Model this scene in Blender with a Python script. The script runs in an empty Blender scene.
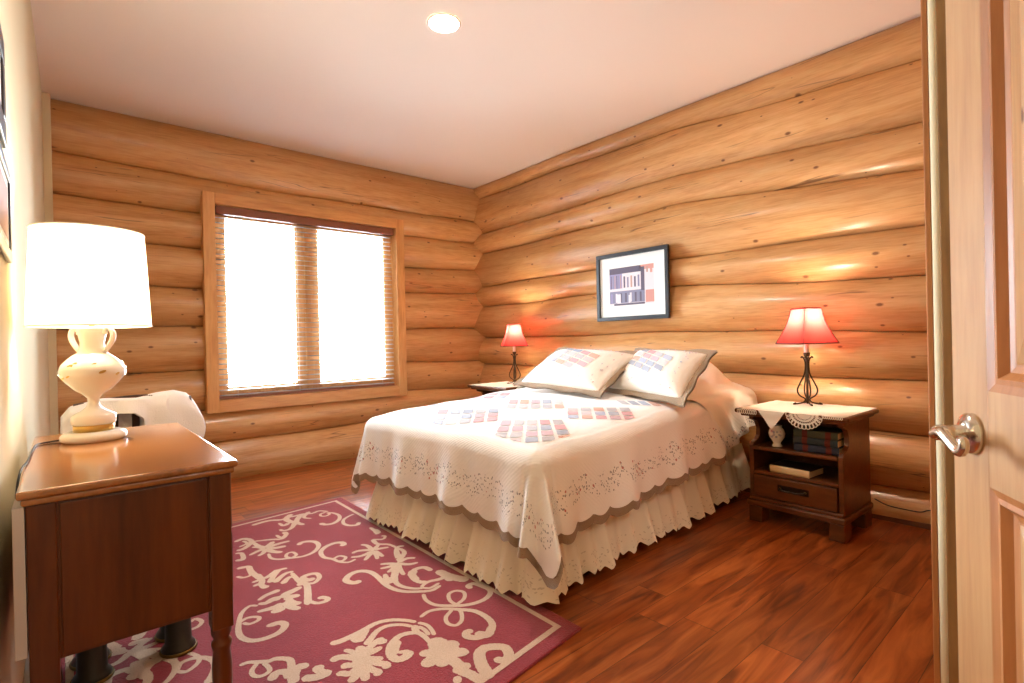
import bpy, bmesh, math, random
import numpy as np
from mathutils import Vector, Matrix
random.seed(7)
SC = bpy.context.scene
C = SC.collection
PI = math.pi
# ------------------------------------------------------------------ room and camera numbers
W, L, H = 3.378, 4.321, 2.6          # headboard wall plane x, window wall plane y, ceiling
FPX = 521.41
YAW, PITCH, ROLL = math.radians(40.7297), math.radians(-0.16696), math.radians(-1.2919)
CAM = np.array([0.0967, 0.0, 0.9994])
_f = np.array([math.sin(YAW)*math.cos(PITCH), math.cos(YAW)*math.cos(PITCH), math.sin(PITCH)])
_r0 = np.array([math.cos(YAW), -math.sin(YAW), 0.0]); _u0 = np.cross(_r0, _f)
_r = math.cos(ROLL)*_r0 + math.sin(ROLL)*_u0
_u = -math.sin(ROLL)*_r0 + math.cos(ROLL)*_u0
def ray(p): return _f + _r*(p[0]-512)/FPX - _u*(p[1]-341.5)/FPX
def onz(p, z):                        # photo pixel -> point at height z (used to survey the rug and quilt patterns)
    d = ray(p); return CAM + d*(z-CAM[2])/d[2]

# ------------------------------------------------------------------ materials
def lin(c):
    return tuple(((v/255)/12.92 if v/255 <= .04045 else ((v/255+.055)/1.055)**2.4) for v in c)
def newmat(name):
    m = bpy.data.materials.new(name); m.use_nodes = True
    nt = m.node_tree; b = nt.nodes['Principled BSDF']
    return m, nt, b
def simple(name, rgb, rough=.5, metal=0, spec=.5, bump=0, bscale=60, emit=None, estr=0, sheen=0):
    m, nt, b = newmat(name)
    b.inputs['Base Color'].default_value = (*lin(rgb), 1)
    b.inputs['Roughness'].default_value = rough; b.inputs['Metallic'].default_value = metal
    b.inputs['Specular IOR Level'].default_value = spec
    if sheen: b.inputs['Sheen Weight'].default_value = sheen
    if emit: b.inputs['Emission Color'].default_value = (*lin(emit), 1); b.inputs['Emission Strength'].default_value = estr
    if bump:
        n = nt.nodes.new('ShaderNodeTexNoise'); n.inputs['Scale'].default_value = bscale; n.inputs['Detail'].default_value = 3
        tc = nt.nodes.new('ShaderNodeTexCoord'); nt.links.new(tc.outputs['Object'], n.inputs['Vector'])
        bp = nt.nodes.new('ShaderNodeBump'); bp.inputs['Strength'].default_value = bump; bp.inputs['Distance'].default_value = .01
        nt.links.new(n.outputs['Fac'], bp.inputs['Height']); nt.links.new(bp.outputs['Normal'], b.inputs['Normal'])
    return m
class NT:                             # small node-building helper
    def __init__(s, nt): s.nt = nt
    def n(s, t, **k):
        x = s.nt.nodes.new(t)
        for a, v in k.items(): setattr(x, a, v)
        return x
    def l(s, a, b): s.nt.links.new(a, b)
    def math(s, op, a, b=None, clamp=False):
        x = s.n('ShaderNodeMath', operation=op, use_clamp=clamp)
        for i, v in enumerate((a, b)):
            if v is None: continue
            if isinstance(v, (int, float)): x.inputs[i].default_value = v
            else: s.l(v, x.inputs[i])
        return x.outputs[0]
    def mix(s, f, a, b, mode='MIX'):
        x = s.n('ShaderNodeMix', data_type='RGBA', blend_type=mode)
        for i, v in ((0, f), (6, a), (7, b)):
            if isinstance(v, (int, float)): x.inputs[i].default_value = v
            elif isinstance(v, tuple): x.inputs[i].default_value = (*v, 1) if len(v) == 3 else v
            else: s.l(v, x.inputs[i])
        return x.outputs[2]
    def ramp(s, f, stops):
        x = s.n('ShaderNodeValToRGB'); e = x.color_ramp.elements
        while len(e) < len(stops): e.new(.5)
        for el, (p, c) in zip(e, stops): el.position = p; el.color = (*c, 1)
        s.l(f, x.inputs[0]); return x.outputs[0]
    def maprange(s, v, a, b, c=0, d=1):
        x = s.n('ShaderNodeMapRange'); s.l(v, x.inputs[0])
        for i, q in enumerate((a, b, c, d)): x.inputs[i+1].default_value = q
        return x.outputs[0]
def wood(name, dark, mid, light, scale=(1, 12, 12), coord='Object', rough=.35, knots=0, cracks=0, tone=.25, bump=.15, spec=.5, tonescale=(.15, 1.2, 1.2), coat=0, kaxes=(0, 1)):
    m, nt, b = newmat(name); N = NT(nt)
    tc = N.n('ShaderNodeTexCoord'); src = tc.outputs[coord]
    def mapped(sc, loc=(0, 0, 0)):
        mp = N.n('ShaderNodeMapping'); mp.inputs['Scale'].default_value = sc; mp.inputs['Location'].default_value = loc
        N.l(src, mp.inputs['Vector']); return mp.outputs[0]
    n1 = N.n('ShaderNodeTexNoise'); n1.inputs['Scale'].default_value = 1.6; n1.inputs['Detail'].default_value = 6; n1.inputs['Distortion'].default_value = .6
    N.l(mapped(scale), n1.inputs['Vector'])
    n2 = N.n('ShaderNodeTexNoise'); n2.inputs['Scale'].default_value = 9; n2.inputs['Detail'].default_value = 4
    N.l(mapped(scale, (3, 1, 2)), n2.inputs['Vector'])
    n3 = N.n('ShaderNodeTexNoise'); n3.inputs['Scale'].default_value = 2.2; n3.inputs['Detail'].default_value = 2
    N.l(mapped(tonescale, (9, 4, 1)), n3.inputs['Vector'])
    g = N.math('ADD', N.math('MULTIPLY', n1.outputs['Fac'], .6), N.math('MULTIPLY', n2.outputs['Fac'], .4))
    col = N.ramp(g, [(.28, lin(dark)), (.5, lin(mid)), (.72, lin(light))])
    t = N.maprange(n3.outputs['Fac'], .3, .7, 1-tone, 1+tone*.35)
    tcol = N.n('ShaderNodeCombineColor'); N.l(t, tcol.inputs[0]); N.l(N.math('POWER', t, 1.15), tcol.inputs[1]); N.l(N.math('POWER', t, 1.35), tcol.inputs[2])
    col = N.mix(1.0, col, tcol.outputs[0], 'MULTIPLY')
    h = g
    if knots:
        v = N.n('ShaderNodeTexVoronoi', voronoi_dimensions='2D'); v.inputs['Scale'].default_value = 1.0
        ks = N.n('ShaderNodeSeparateXYZ'); N.l(mapped(knots), ks.inputs[0]); kc = N.n('ShaderNodeCombineXYZ')
        N.l(ks.outputs[kaxes[0]], kc.inputs[0]); N.l(ks.outputs[kaxes[1]], kc.inputs[1]); N.l(kc.outputs[0], v.inputs['Vector'])
        wn = N.n('ShaderNodeTexWhiteNoise', noise_dimensions='3D'); N.l(v.outputs['Position'], wn.inputs['Vector'])
        rad = N.maprange(wn.outputs['Value'], .45, 1, 0.0, .075)
        k = N.math('LESS_THAN', v.outputs['Distance'], rad)
        kk = N.maprange(N.math('DIVIDE', v.outputs['Distance'], N.math('ADD', rad, .0005)), .6, 1.25, 1, 0)
        kk = N.math('MULTIPLY', kk, N.math('GREATER_THAN', wn.outputs['Value'], .5), True)
        col = N.mix(N.math('MULTIPLY', kk, .85), col, lin((96, 46, 16)))
    if cracks:
        c = N.n('ShaderNodeTexNoise'); c.inputs['Scale'].default_value = 1; c.inputs['Detail'].default_value = 2; c.inputs['Distortion'].default_value = .3
        N.l(mapped(cracks, (1, 7, 3)), c.inputs['Vector'])
        d = N.math('ABSOLUTE', N.math('SUBTRACT', c.outputs['Fac'], .5))
        m2 = N.n('ShaderNodeTexNoise'); m2.inputs['Scale'].default_value = 1; N.l(mapped((cracks[0]*2.5, cracks[1]*.7, 1), (5, 2, 8)), m2.inputs['Vector'])
        k = N.math('MULTIPLY', N.maprange(d, .0, .012, 1, 0), N.maprange(m2.outputs['Fac'], .56, .62, 0, 1), True)
        col = N.mix(N.math('MULTIPLY', k, .75), col, lin((80, 42, 20)))
    N.l(col, b.inputs['Base Color'])
    b.inputs['Roughness'].default_value = rough; b.inputs['Specular IOR Level'].default_value = spec
    if coat: b.inputs['Coat Weight'].default_value = coat; b.inputs['Coat Roughness'].default_value = .15
    bp = N.n('ShaderNodeBump'); bp.inputs['Strength'].default_value = bump; bp.inputs['Distance'].default_value = .01
    N.l(h, bp.inputs['Height']); N.l(bp.outputs['Normal'], b.inputs['Normal'])
    return m

M = {}
M['log'] = wood('log_wood', (184, 126, 70), (214, 162, 104), (228, 184, 132), scale=(1.1, 13, 1), coord='UV', rough=.34,
                knots=(4.2, 8, 1), cracks=(.8, 14, 1), tone=.30, tonescale=(.18, .9, 1), bump=.12, spec=.5, coat=.22)
M['chink'] = simple('seam_filler', (70, 38, 18), .9)
M['pine'] = wood('clear_pine', (196, 132, 72), (222, 164, 100), (234, 184, 124), scale=(9, 9, 1), rough=.4, tone=.12)
M['pine_x'] = wood('clear_pine_rail', (196, 132, 72), (222, 164, 100), (234, 184, 124), scale=(1, 9, 9), rough=.4, tone=.12)
M['door'] = wood('knotty_alder', (170, 120, 76), (192, 146, 98), (204, 162, 114), scale=(8, 8, .8), rough=.42, knots=(7, 1, 2.4), kaxes=(0, 2), tone=.14)
M['door_dark'] = wood('alder_moulding', (150, 92, 48), (182, 120, 70), (200, 140, 88), scale=(8, 8, .8), rough=.42, tone=.14)
M['walnut'] = wood('walnut_veneer', (62, 28, 8), (94, 46, 15), (116, 60, 22), scale=(9, 9, .9), rough=.28, tone=.22, bump=.04)
M['walnut_lit_top'] = wood('walnut_lit_top', (126, 76, 36), (164, 104, 52), (186, 128, 70), scale=(9, .9, 9), rough=.16, tone=.2, bump=.02, coat=.4)  # lighter than the sides: the lamp's golden reflection is put into the colour
M['oak'] = wood('stained_oak', (66, 34, 11), (104, 57, 22), (128, 75, 34), scale=(9, 1.2, 9), rough=.3, tone=.2, bump=.05)
M['dark_wood'] = wood('dark_chair_wood', (40, 22, 12), (62, 34, 18), (80, 46, 26), scale=(8, 8, 1), rough=.35, tone=.2)
M['stool'] = simple('black_green_paint', (38, 34, 22), .4)
M['brass_dots'] = simple('aged_brass', (120, 96, 44), .4, .8)
M['plaster'] = simple('cream_plaster', (222, 208, 172), .85, bump=.06, bscale=140)
M['ceiling'] = simple('ceiling_paint', (240, 226, 213), .9, bump=.08, bscale=180)
M['white_trim'] = simple('baseboard_paint', (206, 204, 206), .5)
M['iron'] = simple('wrought_iron', (78, 60, 40), .45, .6)
M['iron_dark'] = simple('dark_bronze', (52, 36, 24), .4, .7)
M['nickel'] = simple('satin_nickel', (206, 196, 182), .22, 1)
M['ceramic'] = simple('white_ceramic', (246, 240, 228), .18)
M['gold'] = simple('gold_band', (206, 166, 92), .3, .9)
M['black_frame'] = simple('black_frame', (40, 43, 48), .35)
M['mat'] = simple('mat_board', (240, 242, 240), .8)
M['cord_black'] = simple('black_cord', (26, 22, 20), .5)
M['cord_white'] = simple('white_cord', (214, 208, 214), .5)
M['raw_panel'] = simple('raw_back_panel', (206, 196, 190), .7)
M['lace'] = simple('white_lace', (250, 244, 230), .9, sheen=.2)
M['taupe'] = simple('taupe_binding', (156, 130, 102), .95, bump=.6, bscale=220, sheen=.2)
M['skirt'] = simple('cream_cotton', (240, 226, 198), .95, bump=.1, bscale=90)
M['sheet'] = simple('ivory_cotton', (246, 232, 204), .95, bump=.1, bscale=60)
M['mattress'] = simple('mattress_ticking', (226, 214, 194), .95)
M['throw'] = simple('white_throw', (244, 238, 238), .95, bump=.3, bscale=220, sheen=.3)
M['blind'] = simple('blind_slat', (226, 226, 230), .45)
M['blind_wood'] = simple('blind_rail_brown', (140, 84, 58), .45)
M['paper'] = simple('book_pages', (226, 206, 168), .9)

# fabric of the quilt: white cotton, sprig embroidery in a band above the hem (uv: u metres along the hem, v metres above it)
def quilt_mat(name, base, band=(.075, .165), dens=90):
    m, nt, b = newmat(name); N = NT(nt)
    uv = N.n('ShaderNodeUVMap'); uv.uv_map = 'UVMap'
    sx = N.n('ShaderNodeSeparateXYZ'); N.l(uv.outputs[0], sx.inputs[0])
    col = lin(base)
    wav = N.math('MULTIPLY', N.math('SINE', N.math('MULTIPLY', sx.outputs[0], 24)), .012)
    vv = N.math('ADD', sx.outputs[1], wav)
    inb = N.math('MULTIPLY', N.math('GREATER_THAN', vv, band[0]), N.math('LESS_THAN', vv, band[1]))
    cl = N.n('ShaderNodeTexNoise'); cl.inputs['Scale'].default_value = 16; N.l(uv.outputs[0], cl.inputs['Vector'])
    inb = N.math('MULTIPLY', inb, N.math('GREATER_THAN', cl.outputs['Fac'], .43))
    c = col
    for sc, r, tint, thr, seed in ((dens, .30, (104, 92, 92), .35, 0), (dens*.8, .28, (128, 126, 134), .5, 5), (dens*.42, .22, (176, 66, 58), .55, 2)):
        v = N.n('ShaderNodeTexVoronoi'); v.inputs['Scale'].default_value = sc
        mp = N.n('ShaderNodeMapping'); mp.inputs['Location'].default_value = (seed, seed*1.7, 0); N.l(uv.outputs[0], mp.inputs['Vector'])
        N.l(mp.outputs[0], v.inputs['Vector'])
        s = N.n('ShaderNodeSeparateColor'); N.l(v.outputs['Color'], s.inputs[0])
        k = N.math('MULTIPLY', N.math('MULTIPLY', N.math('LESS_THAN', v.outputs['Distance'], r), N.math('GREATER_THAN', s.outputs[0], thr)), inb)
        c = N.mix(N.math('MULTIPLY', k, .85), c, lin(tint))
    N.l(c, b.inputs['Base Color'])
    b.inputs['Roughness'].default_value = .95; b.inputs['Sheen Weight'].default_value = .15
    w1 = N.n('ShaderNodeTexWave', wave_type='BANDS', bands_direction='DIAGONAL'); w1.inputs['Scale'].default_value = 32; w1.inputs['Distortion'].default_value = 1
    tc = N.n('ShaderNodeTexCoord'); N.l(tc.outputs['Object'], w1.inputs['Vector'])
    n2 = N.n('ShaderNodeTexNoise'); n2.inputs['Scale'].default_value = 45; N.l(tc.outputs['Object'], n2.inputs['Vector'])
    bp = N.n('ShaderNodeBump'); bp.inputs['Strength'].default_value = .22; bp.inputs['Distance'].default_value = .006
    N.l(N.math('ADD', N.math('MULTIPLY', w1.outputs['Fac'], .35), n2.outputs['Fac']), bp.inputs['Height']); N.l(bp.outputs['Normal'], b.inputs['Normal'])
    return m
M['quilt'] = quilt_mat('quilt_cotton', (248, 243, 238))
M['sham'] = quilt_mat('sham_cotton', (248, 240, 228), band=(-5, -4))
PATCH = [simple('patch_%s' % n, c, .95) for n, c in (('rose', (218, 168, 172)), ('slate', (174, 178, 192)), ('rust', (218, 174, 158)), ('pale_pink', (230, 202, 202)), ('grey', (196, 192, 196)), ('blue', (182, 188, 206)), ('mauve', (208, 180, 188)))]

def eyelet_mat():
    m, nt, b = newmat('eyelet_cotton'); N = NT(nt)
    uv = N.n('ShaderNodeUVMap'); uv.uv_map = 'UVMap'
    sx = N.n('ShaderNodeSeparateXYZ'); N.l(uv.outputs[0], sx.inputs[0])
    v = N.n('ShaderNodeTexVoronoi'); v.inputs['Scale'].default_value = 85; N.l(uv.outputs[0], v.inputs['Vector'])
    band = N.math('MULTIPLY', N.math('LESS_THAN', sx.outputs[1], .085), N.math('GREATER_THAN', sx.outputs[1], .012))
    k = N.math('MULTIPLY', N.math('LESS_THAN', v.outputs['Distance'], .27), band)
    N.l(N.mix(N.math('MULTIPLY', k, .45), lin((244, 232, 208)), lin((176, 156, 124))), b.inputs['Base Color'])
    b.inputs['Roughness'].default_value = .95; b.inputs['Sheen Weight'].default_value = .1
    return m
M['eyelet'] = eyelet_mat()
# rug
def pile(name, c1, c2):
    m, nt, b = newmat(name); N = NT(nt)
    tc = N.n('ShaderNodeTexCoord')
    n = N.n('ShaderNodeTexNoise'); n.inputs['Scale'].default_value = 260; n.inputs['Detail'].default_value = 2; N.l(tc.outputs['Object'], n.inputs['Vector'])
    n2 = N.n('ShaderNodeTexNoise'); n2.inputs['Scale'].default_value = 6; N.l(tc.outputs['Object'], n2.inputs['Vector'])
    f = N.math('ADD', N.math('MULTIPLY', n.outputs['Fac'], .7), N.math('MULTIPLY', n2.outputs['Fac'], .3))
    N.l(N.ramp(f, [(.35, lin(c1)), (.65, lin(c2))]), b.inputs['Base Color'])
    b.inputs['Roughness'].default_value = 1; b.inputs['Specular IOR Level'].default_value = .1; b.inputs['Sheen Weight'].default_value = .25
    bp = N.n('ShaderNodeBump'); bp.inputs['Strength'].default_value = .6; bp.inputs['Distance'].default_value = .006
    N.l(n.outputs['Fac'], bp.inputs['Height']); N.l(bp.outputs['Normal'], b.inputs['Normal'])
    return m
M['rug_red'] = pile('rug_red_pile', (132, 36, 48), (162, 56, 68))
M['rug_cream'] = pile('rug_cream_pile', (196, 166, 142), (224, 198, 174))

# plank floor, boards run along x
def floor_mat():
    m, nt, b = newmat('cherry_planks'); N = NT(nt)
    tc = N.n('ShaderNodeTexCoord'); src = tc.outputs['Object']
    sx = N.n('ShaderNodeSeparateXYZ'); N.l(src, sx.inputs[0])
    wy = .127
    row = N.math('FLOOR', N.math('DIVIDE', sx.outputs[1], wy))
    wn = N.n('ShaderNodeTexWhiteNoise', noise_dimensions='1D'); N.l(row, wn.inputs['W'])
    xs = N.math('ADD', sx.outputs[0], N.math('MULTIPLY', wn.outputs['Value'], 1.3))
    colm = N.math('FLOOR', N.math('DIVIDE', xs, 1.25))
    cmb = N.n('ShaderNodeCombineXYZ'); N.l(row, cmb.inputs[0]); N.l(colm, cmb.inputs[1])
    wn2 = N.n('ShaderNodeTexWhiteNoise', noise_dimensions='3D'); N.l(cmb.outputs[0], wn2.inputs['Vector'])
    fy = N.math('FRACT', N.math('DIVIDE', sx.outputs[1], wy)); fx = N.math('FRACT', N.math('DIVIDE', xs, 1.25))
    gap = N.math('MAXIMUM', N.math('LESS_THAN', fy, .018), N.math('LESS_THAN', fx, .0022))
    c2 = N.n('ShaderNodeCombineXYZ'); N.l(N.math('MULTIPLY', sx.outputs[0], 1.6), c2.inputs[0]); N.l(N.math('MULTIPLY', sx.outputs[1], 13), c2.inputs[1]); N.l(N.math('MULTIPLY', wn2.outputs['Value'], 40), c2.inputs[2])
    n = N.n('ShaderNodeTexNoise'); n.inputs['Scale'].default_value = 1.5; n.inputs['Detail'].default_value = 6; n.inputs['Distortion'].default_value = 1.4; N.l(c2.outputs[0], n.inputs['Vector'])
    col = N.ramp(n.outputs['Fac'], [(.3, lin((106, 46, 14))), (.5, lin((156, 78, 30))), (.7, lin((186, 104, 48)))])
    t = N.maprange(wn2.outputs['Value'], 0, 1, .78, 1.12)
    tcol = N.n('ShaderNodeCombineColor'); [N.l(t, tcol.inputs[i]) for i in range(3)]
    col = N.mix(1.0, col, tcol.outputs[0], 'MULTIPLY')
    vk = N.n('ShaderNodeTexVoronoi'); vk.inputs['Scale'].default_value = 1
    mpk = N.n('ShaderNodeMapping'); mpk.inputs['Scale'].default_value = (2.2, 3.4, 1); N.l(src, mpk.inputs['Vector']); N.l(mpk.outputs[0], vk.inputs['Vector'])
    col = N.mix(N.maprange(vk.outputs['Distance'], .02, .06, .75, 0), col, lin((58, 22, 10)))
    col = N.mix(N.math('MULTIPLY', gap, .8), col, lin((52, 20, 8)))
    N.l(col, b.inputs['Base Color'])
    b.inputs['Roughness'].default_value = .3; b.inputs['Specular IOR Level'].default_value = .4
    bp = N.n('ShaderNodeBump'); bp.inputs['Strength'].default_value = .12; bp.inputs['Distance'].default_value = .01
    N.l(N.math('SUBTRACT', n.outputs['Fac'], N.math('MULTIPLY', gap, 2)), bp.inputs['Height']); N.l(bp.outputs['Normal'], b.inputs['Normal'])
    return m
M['floor'] = floor_mat()
def shade_mat(name, rgb, trans, mixf=.7):
    m = bpy.data.materials.new(name); m.use_nodes = True; nt = m.node_tree; nt.nodes.clear(); N = NT(nt)
    o = N.n('ShaderNodeOutputMaterial'); d = N.n('ShaderNodeBsdfDiffuse'); t = N.n('ShaderNodeBsdfTranslucent'); mx = N.n('ShaderNodeMixShader')
    d.inputs[0].default_value = (*lin(rgb), 1); t.inputs[0].default_value = (*lin(trans), 1); mx.inputs[0].default_value = mixf
    N.l(d.outputs[0], mx.inputs[1]); N.l(t.outputs[0], mx.inputs[2]); N.l(mx.outputs[0], o.inputs[0]); return m
M['shade_white'] = shade_mat('white_lampshade_linen', (250, 244, 232), (250, 240, 222))
M['shade_red'] = shade_mat('red_lampshade_fabric', (160, 22, 34), (208, 64, 62), .55)
M['shade_trim'] = simple('dark_red_trim', (96, 20, 26), .7)
def glass_mat():
    m = bpy.data.materials.new('window_glass'); m.use_nodes = True; nt = m.node_tree; nt.nodes.clear(); N = NT(nt)
    o = N.n('ShaderNodeOutputMaterial'); g = N.n('ShaderNodeBsdfGlossy'); t = N.n('ShaderNodeBsdfTransparent'); mx = N.n('ShaderNodeMixShader'); fr = N.n('ShaderNodeFresnel')
    g.inputs['Roughness'].default_value = .02; t.inputs[0].default_value = (.96, .98, .98, 1)
    N.l(fr.outputs[0], mx.inputs[0]); N.l(t.outputs[0], mx.inputs[1]); N.l(g.outputs[0], mx.inputs[2]); N.l(mx.outputs[0], o.inputs[0]); return m
M['glass'] = glass_mat()
M['bulb'] = simple('lit_bulb', (255, 240, 210), .5, emit=(255, 226, 170), estr=30)
M['can_lens'] = simple('lit_downlight', (255, 250, 240), .5, emit=(255, 244, 226), estr=40)

# ------------------------------------------------------------------ mesh helpers
class MB:
    def __init__(s): s.bm = bmesh.new(); s.uv = None
    def box(s, x0, x1, y0, y1, z0, z1, bev=0, mi=0, seg=2):
        r = bmesh.ops.create_cube(s.bm, size=1)
        vs = r['verts']
        for v in vs:
            v.co = Vector((x0+(x1-x0)*(v.co.x+.5), y0+(y1-y0)*(v.co.y+.5), z0+(z1-z0)*(v.co.z+.5)))
        fs = set(f for v in vs for f in v.link_faces)
        for f in fs: f.material_index = mi
        if bev:
            es = list(set(e for v in vs for e in v.link_edges))
            r2 = bmesh.ops.bevel(s.bm, geom=es, offset=bev, segments=seg, affect='EDGES', profile=.5)
            for f in r2['faces']: f.material_index = mi
        return s
    def grid(s, fn, us, vs, closeu=False, mi=0, uvfn=None, skip=None):
        P = [[s.bm.verts.new(fn(u, v)) for v in vs] for u in us]
        n = len(us)
        lay = None
        if uvfn: lay = s.bm.loops.layers.uv.get('UVMap') or s.bm.loops.layers.uv.new('UVMap')
        for i in range(n if closeu else n-1):
            for j in range(len(vs)-1):
                i2 = (i+1) % n
                if skip and skip(i, j, P): continue
                f = s.bm.faces.new((P[i][j], P[i2][j], P[i2][j+1], P[i][j+1])); f.material_index = mi; f.smooth = True
                if lay:
                    for lp, (a, b) in zip(f.loops, ((i, j), (i2, j), (i2, j+1), (i, j+1))): lp[lay].uv = uvfn(us[a], vs[b])
        return P
    def lathe(s, prof, c=(0, 0, 0), n=32, mi=0, cap=True):
        rings = []
        for r, z in prof:
            rings.append([s.bm.verts.new((c[0]+r*math.cos(2*PI*k/n), c[1]+r*math.sin(2*PI*k/n), c[2]+z)) for k in range(n)])
        for a, b in zip(rings, rings[1:]):
            for k in range(n):
                f = s.bm.faces.new((a[k], a[(k+1) % n], b[(k+1) % n], b[k])); f.smooth = True; f.material_index = mi
        if cap:
            for rg, fl in ((rings[0], True), (rings[-1], False)):
                f = s.bm.faces.new(rg[::-1] if fl else rg); f.material_index = mi
        return s
    def tube(s, pts, rad, n=8, mi=0, closed=False):
        pts = [Vector(p) for p in pts]; m = len(pts); rings = []
        up = Vector((0, 0, 1)); pn = None
        for i, p in enumerate(pts):
            a = pts[(i-1) % m] if (closed or i > 0) else p; b = pts[(i+1) % m] if (closed or i < m-1) else p
            t = (b-a).normalized()
            if pn is None: pn = t.orthogonal().normalized()
            pn = (pn - t*pn.dot(t)); pn = pn.normalized() if pn.length > 1e-6 else t.orthogonal().normalized()
            q = t.cross(pn); r = rad(i/(m-1)) if callable(rad) else rad
            rings.append([s.bm.verts.new(p+pn*r*math.cos(2*PI*k/n)+q*r*math.sin(2*PI*k/n)) for k in range(n)])
        prs = list(zip(rings, rings[1:])) + ([(rings[-1], rings[0])] if closed else [])
        for a, b in prs:
            for k in range(n):
                f = s.bm.faces.new((a[k], a[(k+1) % n], b[(k+1) % n], b[k])); f.smooth = True; f.material_index = mi
        if not closed:
            for rg in (rings[0][::-1], rings[-1]): s.bm.faces.new(rg).material_index = mi
        return s
    def prism(s, poly, axis, a, b, mi=0, bev=0):     # polygon in the two other axes, extruded along axis from a to b
        def mk(p, t):
            return {'x': (t, p[0], p[1]), 'y': (p[0], t, p[1]), 'z': (p[0], p[1], t)}[axis]
        A = [s.bm.verts.new(mk(p, a)) for p in poly]; B = [s.bm.verts.new(mk(p, b)) for p in poly]
        n = len(poly); fs = [s.bm.faces.new(A[::-1]), s.bm.faces.new(B)]
        for k in range(n): fs.append(s.bm.faces.new((A[k], A[(k+1) % n], B[(k+1) % n], B[k])))
        for f in fs: f.material_index = mi
        bmesh.ops.recalc_face_normals(s.bm, faces=fs)
        if bev:
            es = list(set(e for f in fs for e in f.edges))
            bmesh.ops.bevel(s.bm, geom=es, offset=bev, segments=2, affect='EDGES', profile=.5)
        return s
    def quad(s, a, b, c, d, mi=0):
        f = s.bm.faces.new([s.bm.verts.new(p) for p in (a, b, c, d)]); f.material_index = mi; return s
    def build(s, name, mats, parent=None, loc=(0, 0, 0), smooth=None, merge=0, recalc=False, off=None):
        if merge: bmesh.ops.remove_doubles(s.bm, verts=s.bm.verts, dist=merge)
        if recalc: bmesh.ops.recalc_face_normals(s.bm, faces=s.bm.faces)
        if off is not None: bmesh.ops.translate(s.bm, verts=s.bm.verts, vec=Vector(off))
        me = bpy.data.meshes.new(name); s.bm.to_mesh(me); s.bm.free()
        for m in (mats if isinstance(mats, list) else [mats]): me.materials.append(m)
        if smooth: 
            for p in me.polygons: p.use_smooth = True
        o = bpy.data.objects.new(name, me); C.objects.link(o); o.location = loc
        if parent: o.parent = parent
        return o
def tag(o, label=None, cat=None, group=None, kind=None):
    for k, v in (('label', label), ('category', cat), ('group', group), ('kind', kind)):
        if v: o[k] = v
    return o
def thing(name, label, cat, loc=(0, 0, 0), rz=0, group=None):
    o = bpy.data.objects.new(name, None); C.objects.link(o); o.location = loc; o.rotation_euler = (0, 0, rz)
    o.empty_display_size = .1
    return tag(o, label, cat, group)
def copy_tree(o, parent=None):
    c = o.copy(); C.objects.link(c); c.parent = parent
    for ch in list(o.children): copy_tree(ch, c)
    return c
def frange(a, b, n): return [a+(b-a)*i/n for i in range(n+1)]
def interp(x, xs, ys): return float(np.interp(x, xs, ys))
def crom(pts, k=8):
    P = [np.array(p, float) for p in pts]
    if len(P) == 2: return [P[0]+(P[1]-P[0])*t for t in np.linspace(0, 1, k+1)]
    P = [2*P[0]-P[1]]+P+[2*P[-1]-P[-2]]; out = []
    for i in range(1, len(P)-2):
        a, b, c, d = P[i-1:i+3]
        for t in np.linspace(0, 1, k, endpoint=False):
            out.append(.5*((2*b)+(-a+c)*t+(2*a-5*b+4*c-d)*t*t+(-a+3*b-3*c+d)*t**3))
    out.append(P[-2]); return out

# ------------------------------------------------------------------ the setting
st = lambda o: tag(o, kind='structure')
Y0 = -1.7
st(MB().box(-.15, W+.35, Y0-.15, L+.35, -.1, 0).build('floor', M['floor']))
st(MB().box(-.15, W+.35, Y0-.15, L+.35, H, H+.1).build('ceiling', M['ceiling']))
st(MB().prism([(-.15, Y0-.15), (0, Y0-.15), (0, 2.1), (.028, L+.1), (.028, L+.3), (-.15, L+.3)], 'z', 0, H).build('wall_left', M['plaster']))
st(MB().box(-.15, W+.35, Y0-.15, Y0, 0, H).build('wall_front', M['plaster']))

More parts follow.
